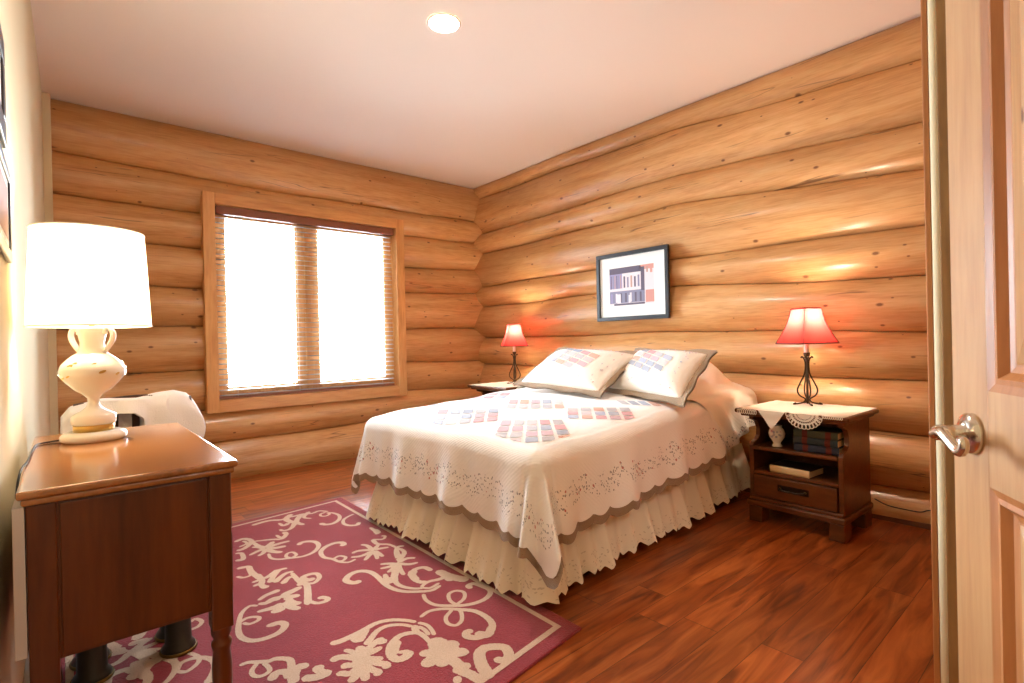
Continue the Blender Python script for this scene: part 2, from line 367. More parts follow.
def log_wall(name, seams, ctrl, u0, u1, place, opening=None, nu=90, A=.11, seed=1):
    rnd = random.Random(seed); mb = MB()
    lay = mb.bm.loops.layers.uv.new('UVMap')
    us = frange(u0, u1, nu)
    if opening:
        us = sorted(set(us+[opening[0], opening[1]]))
    ts = [-1, -.985, -.95, -.88, -.78, -.64, -.48, -.3, -.1, .1, .3, .48, .64, .78, .88, .95, .985, 1]
    for k in range(len(seams)-1):
        top, bot = seams[k], seams[k+1]
        ph = [rnd.uniform(0, 6) for _ in range(4)]; fr = rnd.uniform(-.012, .0)
        grid = []
        for u in us:
            wob = lambda q: .006*math.sin(u*2.1+q)+.004*math.sin(u*5.3+q*2)
            zt = interp(u, ctrl, top) + (wob(k*1.7) if k else 0); zb = interp(u, ctrl, bot) + (wob((k+1)*1.7) if k < len(seams)-2 else 0)
            zc = (zt+zb)/2; hh = (zt-zb)/2; row = []
            fac = lambda q: min(1.1, max(.45, q/.15))
            hgt = lambda m: (interp(u, ctrl, seams[m])-interp(u, ctrl, seams[m+1]))/2 if 0 <= m < len(seams)-1 else hh
            a_top = A*min(fac(hh), fac(hgt(k-1))); a_bot = A*min(fac(hh), fac(hgt(k+1)))
            for t in ts:
                sag = .5*t*t+.5*(1-math.sqrt(max(0, 1-.965*t*t)))/(1-math.sqrt(.035))
                extra = (.03 if (k*7+int(t > 0)*0) % 3 else .012) if abs(t) == 1 else 0; amp = a_top if t > 0 else a_bot
                d = amp*sag + extra - (fr - .006*math.sin(u*1.3+ph[0]) - .003*math.sin(u*4.1+ph[1]+t*2))*(1-abs(t)**6)
                row.append((u, zc+t*hh, d))
            grid.append(row)
        V = [[mb.bm.verts.new(place(*q)) for q in row] for row in grid]
        for i in range(len(us)-1):
            for j in range(len(ts)-1):
                if opening:
                    uc = (us[i]+us[i+1])/2; zc = sum(grid[a][b][1] for a in (i, i+1) for b in (j, j+1))/4
                    if opening[0] < uc < opening[1] and opening[2] < zc < opening[3]: continue
                f = mb.bm.faces.new((V[i][j], V[i+1][j], V[i+1][j+1], V[i][j+1])); f.smooth = True
                arc = lambda a, b: (grid[a][b][0]+k*3.37, grid[a][b][1]+k*2.71)
                for lp, (a, b) in zip(f.loops, ((i, j), (i+1, j), (i+1, j+1), (i, j+1))): lp[lay].uv = arc(a, b)
    return st(mb.build(name, M['log']))
# headboard wall (runs along y), window wall (runs along x)
HB = [[2.62]*3, [2.488, 2.473, 2.389], [2.122, 2.147, 2.08], [1.898, 1.946, 1.825], [1.561, 1.564, 1.542], [1.356, 1.358, 1.283],
      [1.027, 1.03, 1.0], [.748, .745, .732], [.46, .46, .45], [.17, .17, .165], [-.08]*3]
log_wall('wall_right', [s[::-1] for s in HB], [.62, 2.07, 4.3], .2, L+.1, lambda u, z, d: (W+d, u, z), nu=110, seed=3)
WW = [[2.62]*4, [2.27, 2.245, 2.235, 2.242], [1.999, 1.995, 2.004, 2.03], [1.75, 1.716, 1.719, 1.737], [1.45, 1.426, 1.468, 1.491],
      [1.132, 1.158, 1.119, 1.132], [.841, .833, .818, .794], [.551, .523, .553, .508], [.27, .28, .30, .30], [-.08]*4]
OX0, OX1, OZ0, OZ1 = .957, 2.423, .605, 2.045
log_wall('wall_back', WW, [.05, .88, 2.5, 3.3], .0, W+.1, lambda u, z, d: (u, L+d, z), opening=(OX0-.035, OX1+.035, OZ0-.035, OZ1+.035), nu=100, seed=5)
# outer backing of the log walls, with the window hole
bk = MB()
bk.box(W+.22, W+.35, Y0, L+.35, 0, H)
st(bk.build('wall_right_outer', M['chink']))
bk = MB()
for a in ((-.15, OX0-.02, 0, H), (OX1+.02, W+.22, 0, H), (OX0-.02, OX1+.02, 0, OZ0-.02), (OX0-.02, OX1+.02, OZ1+.02, H)): bk.box(a[0], a[1], L+.19, L+.3, a[2], a[3])
st(bk.build('wall_back_outer', M['chink']))
st(MB().box(.02, .066, L-.008, L+.12, 0, H-.002, .004).build('trim_1', M['plaster']))          # scribe strip in the left corner
# baseboards
st(MB().box(.0, .014, Y0, L, 0, .13, .003).build('baseboard_left', M['white_trim']))
st(MB().prism([(W-.005, 0), (W+.06, 0), (W+.06, .07), (W+.02, .065), (W+.0, .03)], 'y', .2, L).build('baseboard_right', M['oak']))
# partition end by the door: bullnosed plaster end and a pine casing on its far side
pt = MB(); poly = []
cx, r_ = 1.752, .016
for k in range(9):
    a = PI/2 + k*(PI/2)/8; poly.append((cx+r_+r_*math.cos(a), .303-r_+r_*math.sin(a)))
poly += [(cx, .205), (W+.2, .205), (W+.2, .303)]
pt.prism(poly, 'z', 0, H)
st(pt.build('wall_partition', M['plaster'], smooth=False))
st(MB().box(1.765, W+.05, .3035, .317, 0, H, .003).build('trim_2', M['door_dark']))
M['jamb'] = wood('olive_brown_wood', (112, 78, 40), (142, 104, 58), (160, 122, 74), scale=(8, 8, .8), rough=.45, tone=.1)  # olive-brown wood of the board on the partition end
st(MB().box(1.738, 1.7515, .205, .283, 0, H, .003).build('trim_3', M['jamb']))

# window: casing, jamb, two sashes, glass
wn = thing('window_1', None, None, (0, L, 0)); st(wn)
for nm, a in (('casing', (OX0-.08, OX0, OZ0-.09, OZ1+.085)), ('casing', (OX1, OX1+.08, OZ0-.09, OZ1+.085)), ('casing', (OX0, OX1, OZ1, OZ1+.085)), ('casing', (OX0, OX1, OZ0-.09, OZ0))):
    hz = a[1]-a[0] > .5
    MB().box(a[0], a[1], -.03, .05, a[2], a[3], .004).build(nm, M['pine_x'] if hz else M['pine'], wn)
j = MB()
j.box(OX0-.03, OX0, .05, .26, OZ0-.03, OZ1+.03); j.box(OX1, OX1+.03, .05, .26, OZ0-.03, OZ1+.03)
j.box(OX0, OX1, .05, .26, OZ1, OZ1+.03); j.box(OX0, OX1, .05, .26, OZ0-.03, OZ0)
j.build('jamb', M['pine'], wn)
def sash(x0, x1):
    s = MB(); w = .085
    s.box(x0, x0+w,   .07, .12, OZ0, OZ1, .004); s.box(x1-w, x1,   .07, .12, OZ0, OZ1, .004)
    s.box(x0+w, x1-w,   .07, .12, OZ0, OZ0+w, .004); s.box(x0+w, x1-w,   .07, .12, OZ1-w, OZ1, .004)
    f = s.build('sash', M['pine'], wn)
    MB().box(x0+w, x1-w, .092, .097, OZ0+w, OZ1-w).build('pane', M['glass'], f)
XM = 1.645
sash(OX0, XM-.012); sash(XM+.012, OX1)
MB().box(XM-.022, XM+.022, .06, .2, OZ0, OZ1, .004).build('mullion', M['pine'], wn)
# blind hanging inside the casing
bl = thing('window_blind', 'open horizontal slat blind with brown rails hanging inside the pine window casing', 'blind', (0, L+.03, 0))
BX0, BX1 = OX0+.012, OX1-.03
MB().box(BX0, BX1+.02, -.03, .028, OZ1-.062, OZ1-.004, .003).build('headrail', M['blind_wood'], bl)
ns = 35; zt, zb = OZ1-.085, OZ0+.03
for k in range(ns):
    z = zt-(zt-zb)*k/(ns-1); s = MB()
    s.grid(lambda u, v: (u, -.022+.044*v, z+.003*(1-(2*v-1)**2)+.003*(v-.5)), [BX0, BX1], frange(0, 1, 4))
    s.grid(lambda u, v: (u, -.022+.044*v, z-.0022+.003*(1-(2*v-1)**2)+.003*(v-.5)), [BX1, BX0], frange(0, 1, 4))
    s.build('slat', M['blind'], bl)
MB().box(BX0, BX1, -.022, .022, OZ0+.004, OZ0+.02, .003).build('bottom_rail', M['blind_wood'], bl)
for xx in (BX0+.12, XM-.1, XM+.25, BX1-.12):
    MB().tube([(xx, -.024, OZ0+.02), (xx, -.024, OZ1-.06)], .0012, 6).build('ladder_cord', M['lace'], bl)

# open door: panelled leaf seen from the room side
E0 = Vector((1.262, .188, 0)); ang = math.atan2(-.515, -.857)
dr = thing('door_1', None, None, E0, ang); st(dr)      # local +x runs from the free edge to the hinge, visible face at y = 0 (local -y side faces the room)
LW, LH, TH = .76, 2.05, .04
S1, ZL0, ZL1 = .112, .758, .905
lf = MB()
# visible room face is at local y=0 ; thickness away from the viewer
sgn = 1
lf.box(0, S1, 0, TH, .01, LH, .003); lf.box(LW-S1, LW, 0, TH, .01, LH, .003)
lf.box(S1, LW-S1, 0, TH, .01, .24); lf.box(S1, LW-S1, 0, TH, ZL0, ZL1); lf.box(S1, LW-S1, 0, TH, LH-.12, LH)
lf.build('leaf', M['door'], dr)
def raised(z0, z1):
    p = MB(); x0, x1 = S1, LW-S1
    prof = [(0, 0), (.012, .004), (.02, .003), (.03, .014), (.038, .016), (.042, .016)]
    def ring(o, d): return [(x0+o, d, z0+o), (x1-o, d, z0+o), (x1-o, d, z1-o), (x0+o, d, z1-o)]
    rs = [[p.bm.verts.new(q) for q in ring(o, d)] for o, d in prof]
    for a, b in zip(rs, rs[1:]):
        for k in range(4): p.bm.faces.new((a[k], a[(k+1) % 4], b[(k+1) % 4], b[k]))
    p.build('panel_moulding', M['door_dark'], dr, recalc=True)
    q = MB(); prof = [(.042, .016), (.046, .014), (.085, .004), (.09, .003)]
    rs = [[q.bm.verts.new(v) for v in ring(o, d)] for o, d in prof]
    for a, b in zip(rs, rs[1:]):
        for k in range(4): q.bm.faces.new((a[k], a[(k+1) % 4], b[(k+1) % 4], b[k]))
    q.bm.faces.new(rs[-1]); q.box(x0+.01, x1-.01, .02, .03, z0+.01, z1-.01)
    q.build('door_panel', M['door'], dr, recalc=True)
raised(.24, ZL0); raised(ZL1, LH-.12)
hd = MB()
HXL, HZ = .066, .832
def rot_lathe(mb, prof, c):            # lathe about local -y
    n = 28; rings = [[mb.bm.verts.new((c[0]+r*math.cos(2*PI*k/n), c[1]-z, c[2]+r*math.sin(2*PI*k/n))) for k in range(n)] for r, z in prof]
    for a, b in zip(rings, rings[1:]):
        for k in range(n): f = mb.bm.faces.new((a[k], b[k], b[(k+1) % n], a[(k+1) % n])); f.smooth = True
    mb.bm.faces.new(rings[-1])
rot_lathe(hd, [(.033, 0), (.033, .006), (.030, .010), (.022, .014), (.014, .018), (.0125, .03), (.0125, .05), (.008, .054)], (HXL, 0, HZ))
pth = crom([(HXL, -.048, HZ), (HXL+.012, -.055, HZ+.0), (HXL+.035, -.056, HZ+.006), (HXL+.06, -.055, HZ-.004), (HXL+.085, -.054, HZ-.014), (HXL+.098, -.054, HZ-.008), (HXL+.1, -.054, HZ+.003), (HXL+.092, -.054, HZ+.005)], 6)
hd.tube(pth, lambda t: .0092-.003*t, 12)
hd.build('lever_handle', M['nickel'], dr, recalc=True)
hg = MB(); [hg.tube([(LW+.004, -.004, z), (LW+.004, -.004, z+.09)], .006, 10) for z in (.2, 1.0, 1.8)]
hg.build('hinge', M['nickel'], dr)
# ceiling downlight
cl = thing('recessed_downlight', 'round lit recessed downlight in the plain ceiling', 'ceiling light', (1.578, 2.189, H))
MB().lathe([(.083, -.001), (.085, -.005), (.078, -.007), (.074, -.004), (.07, -.003)], n=40, cap=False).build('trim_ring', M['ceiling'], cl)
MB().lathe([(.075, -.0045), (.03, -.008), (.005, -.0085)], n=32).build('lens', M['can_lens'], cl)

# ------------------------------------------------------------------ rug
rug = MB()
RC = [(.035, 1.03), (1.425, 1.212), (1.437, 3.285), (.035, 3.17)]       # near-left, near-right, far-right, far-left
ZR = .010
v0 = [rug.bm.verts.new((x, y, .0005)) for x, y in RC]; v1 = [rug.bm.verts.new((x, y, ZR-.002)) for x, y in RC]
ctr = np.mean(RC, axis=0)
ins = lambda m: [tuple(np.array(p)+(np.array([np.sign(ctr[0]-p[0]), np.sign(ctr[1]-p[1])])*m)) for p in RC]
v2 = [rug.bm.verts.new((x, y, ZR)) for x, y in ins(.004)]
rug.bm.faces.new(v2); rug.bm.faces.new(v0[::-1])
for a, b in ((v0, v1), (v1, v2)):
    for k in range(4): rug.bm.faces.new((a[k], a[(k+1) % 4], b[(k+1) % 4], b[k]))
o1, o2 = ins(.048), ins(.068)
for k in range(4):
    q = [(*o1[k], ZR+.001), (*o1[(k+1) % 4], ZR+.001), (*o2[(k+1) % 4], ZR+.001), (*o2[k], ZR+.001)]; rug.quad(*q, mi=1)
TILES = {}
def T(ox, oy, s, *strokes): return [([(ox+x/s, oy+y/s) for x, y in pts], w) for pts, w in strokes]
K = 7.854
ST = []
n_, w_, f_ = (.018, .018), (.02, .034), (.034, .016)
ST += T(220, 490, K,
 ([(785,262),(830,272),(890,262),(935,232),(935,200),(890,182),(840,178)], (.034,.018)), ([(840,178),(860,190),(830,205),(795,205),(790,190),(830,175)], n_),
 ([(850,170),(780,165),(720,185),(650,190),(590,205),(540,215),(480,235),(400,240),(330,255),(250,280)], (.02,.034)),
 ([(700,170),(660,215),(720,225)], f_), ([(640,190),(600,250),(660,275)], (.04,.03)), ([(560,190),(520,230),(580,260)], (.04,.04)), ([(540,260),(500,280),(460,260)], f_),
 ([(600,240),(560,300),(500,320),(470,310)], (.04,.02)), ([(500,330),(520,350),(480,375),(440,355)], f_), ([(520,355),(480,385),(400,390),(260,405)], (.03,.016)),
 ([(250,405),(300,440),(360,455)], w_), ([(420,405),(380,440),(360,455)], (.03,.04)), ([(550,400),(470,420),(360,455)], (.024,.04)), ([(520,440),(440,455),(360,460)], (.03,.04)),
 ([(490,490),(420,485),(360,465)], (.03,.04)), ([(300,520),(340,495),(360,465)], w_), ([(230,515),(300,480),(360,460)], w_), ([(250,450),(300,450),(350,460)], w_),
 ([(115,410),(180,385),(240,395),(240,420),(190,460),(130,480)], (.03,.03)), ([(180,400),(210,420),(150,450)], n_), ([(120,555),(180,545),(170,500),(120,500)], (.03,.02)),
 ([(380,500),(400,535),(460,545),(560,535),(660,520),(740,485),(775,440),(750,410),(690,405),(640,415),(615,435)], (.016,.032)), ([(560,535),(520,525),(530,500),(570,490),(600,510),(570,530)], n_))
ST += T(310, 495, K,
 ([(235,400),(265,390),(250,375),(190,380),(120,410),(85,450),(110,490),(180,505),(230,525),(300,530),(360,505)], (.034,.016)), ([(180,505),(230,480),(280,490),(260,515),(215,522)], n_),
 ([(385,215),(370,235),(310,240),(265,225),(265,195),(300,170),(345,150)], (.03,.016)),
 ([(400,390),(450,400),(500,440)], w_), ([(330,460),(380,440),(500,430)], w_), ([(320,490),(400,480),(500,440)], w_), ([(430,515),(460,480),(500,440)], w_), ([(530,505),(520,470),(500,440)], w_),
 ([(575,485),(540,460),(500,440)], w_), ([(620,410),(560,420),(500,430)], w_), ([(540,390),(520,410),(500,430)], w_), ([(470,255),(520,290),(500,300)], w_), ([(520,270),(545,295),(510,310)], n_),
 ([(490,350),(570,348),(590,325),(560,322)], n_), ([(490,350),(530,385),(620,390),(690,420)], (.03,.016)),
 ([(740,400),(690,410),(680,450),(700,500)], (.02,.04)), ([(670,420),(720,430),(740,460),(690,520)], (.02,.034)), ([(830,495),(760,500),(690,530)], w_), ([(850,530),(780,545),(690,540)], w_),
 ([(550,545),(620,540),(690,545)], w_), ([(550,580),(620,565),(690,545)], w_), ([(610,610),(650,580),(690,545)], w_), ([(740,630),(710,590),(690,550)], w_), ([(690,530),(670,610),(650,690)], (.05,.03)))
ST += T(220, 560, K,
 ([(130,70),(220,55),(240,85),(290,130),(340,160)], (.03,.03)), ([(130,130),(180,140),(240,120),(230,90)], n_), ([(250,180),(330,150),(380,130),(460,75)], w_), ([(530,65),(470,80),(420,130),(390,180)], w_),
 ([(580,90),(520,105),(470,140),(430,180)], w_), ([(600,130),(540,140),(490,190)], w_), ([(260,210),(310,190),(350,215),(370,200)], w_), ([(300,110),(330,160),(320,200)], w_), ([(560,100),(620,165),(680,195)], w_),
 ([(690,185),(740,180),(780,140),(760,110),(700,115),(650,140),(700,160),(740,140)], (.02,.034)), ([(620,205),(640,180),(680,195),(690,260),(690,355)], (.03,.034)), ([(690,320),(760,340),(830,325),(845,305),(800,295),(780,310)], (.02,.03)),
 ([(470,235),(420,255),(360,280),(300,320)], (.034,.02)), ([(480,300),(420,310),(360,340),(300,345)], (.05,.02)), ([(500,340),(440,370),(330,400),(290,410)], (.05,.02)), ([(500,370),(450,400),(400,405)], (.05,.03)),
 ([(640,210),(580,240),(520,270),(500,300)], (.03,.05)), ([(630,280),(560,290),(520,320)], (.03,.05)), ([(640,340),(580,340),(520,320)], (.03,.05)), ([(630,385),(560,370),(510,330)], (.03,.05)),
 ([(300,360),(230,365),(170,420),(150,490),(145,560),(170,610),(240,635),(330,625),(430,590),(490,550),(510,510),(470,495),(400,515),(380,530)], (.016,.034)), ([(155,490),(220,455),(300,450),(300,475),(230,505),(180,495)], n_))
ST += T(330, 560, K,
 ([(240,160),(200,180),(150,175),(125,155),(160,115),(230,90),(310,95),(370,130),(430,190),(500,230),(590,250),(700,250),(800,240),(870,200)], (.036,.02)), ([(510,130),(520,180),(570,210),(650,225),(720,225)], (.03,.018)),
 ([(430,110),(440,150),(420,180)], (.02,.04)), ([(475,135),(460,190)], (.02,.04)), ([(800,85),(740,60),(670,75),(640,110),(660,150),(710,175),(760,170)], (.03,.03)), ([(660,80),(645,120),(690,160)], (.05,.03)),
 ([(720,230),(730,200),(780,170),(850,155),(920,130)], (.016,.03)), ([(730,220),(790,220),(860,180)], n_), ([(840,95),(900,110),(960,140),(900,155)], (.02,.06)),
 ([(0,660),(80,640),(170,600),(250,560),(360,500),(470,475),(580,475),(680,490)], (.034,.02)), ([(280,670),(320,620),(370,560),(450,520),(560,510),(650,525)], (.03,.018)), ([(300,540),(250,590),(190,650)], (.02,.07)))
ST += T(330, 596, K,
 ([(110,425),(170,440),(250,480)], w_), ([(20,520),(50,490),(120,480),(240,500)], (.036,.03)), ([(130,570),(120,545),(180,545),(240,510)], (.03,.03)), ([(60,630),(90,610),(160,610),(230,550)], (.03,.03)),
 ([(150,683),(220,610),(250,540)], (.03,.04)), ([(280,670),(270,600),(250,540)], (.03,.04)), ([(350,630),(380,600),(330,580),(270,540)], (.03,.03)), ([(440,575),(440,540),(380,530),(290,510)], (.034,.03)),
 ([(420,490),(350,500),(260,500)], (.03,.05)), ([(410,400),(350,430),(280,450)], (.02,.05)), ([(430,340),(380,350),(330,390),(280,430)], (.03,.03)), ([(430,340),(425,365),(370,375)], n_), ([(225,395),(250,440),(250,500),(245,560)], (.03,.08)),
 ([(630,430),(600,475),(540,500),(490,480),(470,430),(490,370),(560,310),(680,290),(740,320),(790,370)], (.04,.02)), ([(490,470),(500,420),(540,350)], (.05,.03)), ([(530,445),(590,440),(625,440)], (.016,.03)),
 ([(690,210),(760,230),(800,270),(820,310)], n_), ([(690,240),(740,265),(780,310)], n_), ([(660,230),(680,290)], (.03,.03)), ([(790,340),(850,380),(880,440)], (.06,.1)),
 ([(700,460),(760,450),(870,435)], (.04,.05)), ([(720,550),(780,520),(870,460)], (.05,.07)), ([(880,560),(885,500),(880,440)], (.05,.08)), ([(970,350),(940,400),(900,430)], (.07,.06)))
ST += T(430, 596, K,
 ([(280,415),(240,440),(150,440)], (.07,.05)), ([(90,440),(140,480),(220,540),(250,590),(320,620),(400,670)], (.05,.04)), ([(180,600),(250,570),(310,530)], (.04,.04)), ([(215,630),(215,690)], (.03,.03)), ([(240,560),(250,600)], (.07,.08)),
 ([(530,480),(545,505),(600,500),(620,460),(590,410),(520,400),(440,410),(390,450),(400,530),(440,600),(480,650)], (.036,.05)), ([(425,385),(385,440)], (.016,.04)))
ST += T(420, 555, 6.38,
 ([(20,250),(40,290),(100,320),(200,325),(300,320),(390,295),(440,260),(445,225),(380,195),(340,185),(308,200),(330,215)], (.018,.03)), ([(230,320),(280,280),(280,240),(230,230),(185,250),(190,290),(230,320)], n_),
 ([(0,400),(60,360),(150,345),(260,350),(350,360),(420,395),(460,440),(450,490),(400,520),(350,530),(300,520),(300,495),(340,485)], (.018,.036)), ([(205,350),(165,400),(180,440),(230,450),(265,420),(265,375),(250,350)], n_),
 ([(110,100),(170,130),(240,150),(310,160)], (.05,.06)), ([(350,500),(430,510),(460,450)], (.05,.03)))
ST += T(220, 596, K,
 ([(150,550),(220,525),(300,520),(380,515),(440,495),(540,500),(560,540),(560,600)], (.018,.03)), ([(300,520),(250,590),(270,630),(330,630),(390,590),(370,550),(340,530)], n_), ([(700,550),(620,560),(580,620),(580,690)], (.036,.04)),
 ([(820,560),(760,570),(800,600),(840,610),(760,640),(640,650)], (.03,.04)), ([(400,670),(440,610),(520,600),(540,650)], (.036,.03)))
ST += T(128, 598, 8.0,
 ([(390,590),(430,520),(550,480),(660,490),(700,540),(680,620),(630,690)], (.016,.034)), ([(390,590),(470,590),(560,520),(560,470),(480,440)], n_), ([(490,260),(560,230),(590,190),(540,170),(490,200)], n_),
 ([(0,660),(100,590),(180,520),(280,480)], (.05,.05)), ([(60,340),(120,260),(200,200),(270,230)], (.04,.06)), ([(0,380),(90,350),(170,330)], (.04,.03)), ([(30,560),(120,500)], (.05,.06)))
def ribbon(pts, w0, w1, z, mi=1):
    n = len(pts); L_, R_ = [], []
    cum = [0.0]
    for a, b in zip(pts, pts[1:]): cum.append(cum[-1]+math.hypot(b[0]-a[0], b[1]-a[1]))
    tot = cum[-1]
    if tot < .01: return
    for i, p in enumerate(pts):
        a = pts[max(0, i-1)]; b = pts[min(n-1, i+1)]; dx, dy = b[0]-a[0], b[1]-a[1]; l = math.hypot(dx, dy) or 1
        t = cum[i]/tot; hw = (w0+(w1-w0)*t)/2
        e = min(cum[i], tot-cum[i]); hw *= math.sqrt(max(.02, 1-max(0, 1-e/max(hw, 1e-4))**2))
        hw *= 1+.06*math.sin(i*2.3)
        zi = z+i*6e-6; L_.append((p[0]-dy/l*hw, p[1]+dx/l*hw, zi)); R_.append((p[0]+dy/l*hw, p[1]-dx/l*hw, zi))
    A = [rug.bm.verts.new(q) for q in L_]; B = [rug.bm.verts.new(q) for q in R_]
    for i in range(n-1): rug.bm.faces.new((B[i], B[i+1], A[i+1], A[i])).material_index = mi
zz = ZR+.0006; SW = []
for pts, w in ST:
    pw = [tuple(onz(p, ZR)[:2]) for p in crom(pts, 7)]
    SW.append((pw, w))
for pw, w in SW:
    ribbon(pw, w[0]*.86, w[1]*.86, zz); zz += 4e-6
for pw, w in SW:                                  # the same scrolls mirrored on the side hidden by the dresser
    q = [(1.46-x, y) for x, y in pw]
    if max(x for x, y in q) < .36 and min(x for x, y in q) > .1: ribbon(q, w[0]*.86, w[1]*.86, zz); zz += 4e-6
tag(rug.build('area_rug', [M['rug_red'], M['rug_cream']]), 'dark red area rug with cream scrolling flowers beside the bed', 'rug')

# ------------------------------------------------------------------ bed
XF, YN, YF, XH = 1.45, 1.435, 2.76, 3.33              # foot fold, near fold, far fold, head
skew = lambda x: .05*(x-1.4)
def topz(x, b):                                        # b 0..1 across
    return .598+.058*min(1.2, max(0, (x-1.44)/1.1)) + .014*math.sin(PI*min(1, max(0, b)))+.004*math.sin(x*9+b*5)+.003*math.sin(x*17-b*13)
bed = thing('bed', 'double bed with gathered cream eyelet bed skirt against the log wall', 'bed', (2.4, 2.1, 0))
OFF = (-2.4, -2.1, 0)
def bedbox(x0, x1, y0, y1, z0, z1, bev):
    mb = MB(); mb.box(x0, x1, y0, y1, z0, z1, bev, seg=3)
    for v in mb.bm.verts: v.co.y += skew(v.co.x)
    return mb
bedbox(XF+.03, XH, YN+.03, YF-.03, .34, .565, .05).build('mattress', M['mattress'], bed, off=OFF)
bedbox(XF+.035, XH, YN+.035, YF-.035, .16, .335, .015).build('box_spring', M['mattress'], bed, off=OFF)
for xx in (XF+.12, XH-.12):
    for yy in (YN+.15, YF-.15):
        MB().lathe([(.02, 0), (.03, .05), (.026, .155)], (xx, yy+skew(xx), 0), 16).build('leg', M['dark_wood'], bed, off=OFF)
# gathered skirt around three sides
def path_point(d, outs):                                # walk: head-near -> foot-near -> foot-far -> head-far
    xr, yn, yf = XF, YN, YF
    R = .05
    segs = [XH-.06-(xr+R), PI/2*R, (yf-R)-(yn+R), PI/2*R, XH-.06-(xr+R)]
    if d < segs[0]: return XH-.06-d, yn, 0, -1
    d -= segs[0]
    if d < segs[1]:
        a = -PI/2-d/R; return xr+R+R*math.cos(a), yn+R+R*math.sin(a), math.cos(a), math.sin(a)
    d -= segs[1]
    if d < segs[2]: return xr, yn+R+d, -1, 0
    d -= segs[2]
    if d < segs[3]:
        a = PI-d/R; return xr+R+R*math.cos(a), yf-R+R*math.sin(a), math.cos(a), math.sin(a)
    d -= segs[3]
    return xr+R+d, yf, 0, 1
TOT = (XH-.06-XF-.05)*2+PI*.05+(YF-YN-.1)
sk = MB()
rs = random.Random(4); phs = [rs.uniform(0, 6) for _ in range(8)]
def skirt_fn(d, v):                                     # v 0 top .. 1 hem
    x, y, nx, ny = path_point(min(d, TOT-.0001), 0)
    g = math.sin(d*62+1.5*math.sin(d*7+phs[0]))*.55+math.sin(d*39+phs[1]+math.sin(d*11))*.6+math.sin(d*21+phs[2])*.55
    out = -.012+.055*v+(.009+.024*v)*g
    if d > 1.78 and d < 3.2: out += .035*v
    tz = .33
    saw = (d/.034) % 1.0
    hem = .028+.020*abs(2*saw-1)+.010*math.sin(d*5.1+phs[3])+.006*g
    if d < 1.2: hem += .012
    z = tz+(hem-tz)*v
    return (x+nx*out, y+ny*out+skew(x), z)
du = frange(0, TOT, int(TOT/.0055))
sk.grid(skirt_fn, du, [0, .12, .25, .4, .55, .7, .82, .9, .95, 1], uvfn=lambda d, v: (d, .3*(1-v)))
sk.build('bed_skirt', M['eyelet'], bed, off=OFF, merge=1e-5)

# quilt
R0 = .075
AT = 1.20                                               # quilt reaches this far from the foot fold on top
def drape(a, b):
    """cloth coordinates: a metres from the foot fold toward the head, b metres from the near fold toward the far side"""
    B = YF-YN
    da = max(0, -a); db = max(0, -b); dbf = max(0, b-B)
    dy = db if db > 0 else dbf; sy = -1 if db > 0 else 1
    r = math.hypot(da, dy)
    ac = max(0, a); bc = min(B, max(0, b))
    x0, y0 = XF+ac, YN+bc
    if r < 1e-9:
        zt = topz(x0, bc/B)
        # soften toward folds
        e = min(ac, bc, B-bc)
        return (x0, y0+skew(x0), zt-.012*math.exp(-e/.05))
    th = math.atan2(dy, da)                              # 0 along foot drop, pi/2 along side drop
    if da > 0 and dy > 0:
        tq = th/(PI/2)
        ph = (tq*1.24 if tq < .5 else .62+(tq-.5)*.76)*PI/2
        ridge = .10*math.exp(-((tq-.22)/.10)**2)+.16*math.exp(-((tq-.60)/.13)**2)
    else:
        ph = th; ridge = 0
    fl = .10+ridge*3.0*(1 if sy < 0 else .55)
    if r < R0*PI/2: hx = R0*math.sin(r/R0); vz = R0*(1-math.cos(r/R0))
    else:
        q = r-R0*PI/2; hx = R0+fl*q; vz = R0+q*math.sqrt(max(.2, 1-fl*fl))
    w = min(1, r/.32)
    pos = bc if th < PI/4 else ac
    hx += w*w*(.015*math.sin(pos*15+1.0)+.010*math.sin(pos*29+.5)) if not (da > 0 and dy > 0) else 0
    x = x0-hx*math.cos(ph); y = y0+sy*hx*math.sin(ph)
    zt = topz(XF+ac, bc/B)-.012
    return (x, y+skew(x0), zt-vz)
DF, DS, PER = .335, .335, .112
B = YF-YN
def qz_top(x, y):
    yy = y-skew(x); return drape(x-XF, yy-YN)[2]
A2 = AT+.22                                             # the side drop runs further to the head than the top
# walk of the perimeter: list of (cloth-foot point on fold, direction, hem length, hem coordinate)
per = []
ncol = 110
for i in range(ncol+1): t = i/ncol; per.append(('n', t))
nc = 44
for i in range(1, nc): per.append(('cn', i/nc))
for i in range(0, ncol+1): per.append(('f', i/ncol))
for i in range(1, nc): per.append(('cf', i/nc))
for i in range(0, ncol+1): per.append(('s', i/ncol))
def hemcoord(k, t):                                     # arc length along the straight hem
    if k == 'n': return (1-t)*A2
    if k == 'cn': return A2+ (t*2*DF if True else 0)
    if k == 'f': return A2+2*DF+t*B
    if k == 'cf': return A2+2*DF+B+t*2*DF
    return A2+4*DF+B+t*A2
def cloth_at(k, t, r, D):
    if k == 'n': am = AT+(A2-AT)*min(1, r/D); return drape((1-t)*0+am*(1-t), -r) if False else drape(am*(t), -r)
    if k == 's': am = AT+(A2-AT)*min(1, r/D); return drape(am*t, B+r)
    if k == 'f': return drape(-r, B*t)
    if k == 'cn': th = PI/2*(1-t); return drape(-r*math.cos(th), -r*math.sin(th))
    th = PI/2*t; return drape(-r*math.cos(th), B+r*math.sin(th))
def cornerD(t): 
    th = PI/2*t; d = min(DF/max(.001, math.cos(th)), DF/max(.001, math.sin(th))); return min(d, DF*1.34)
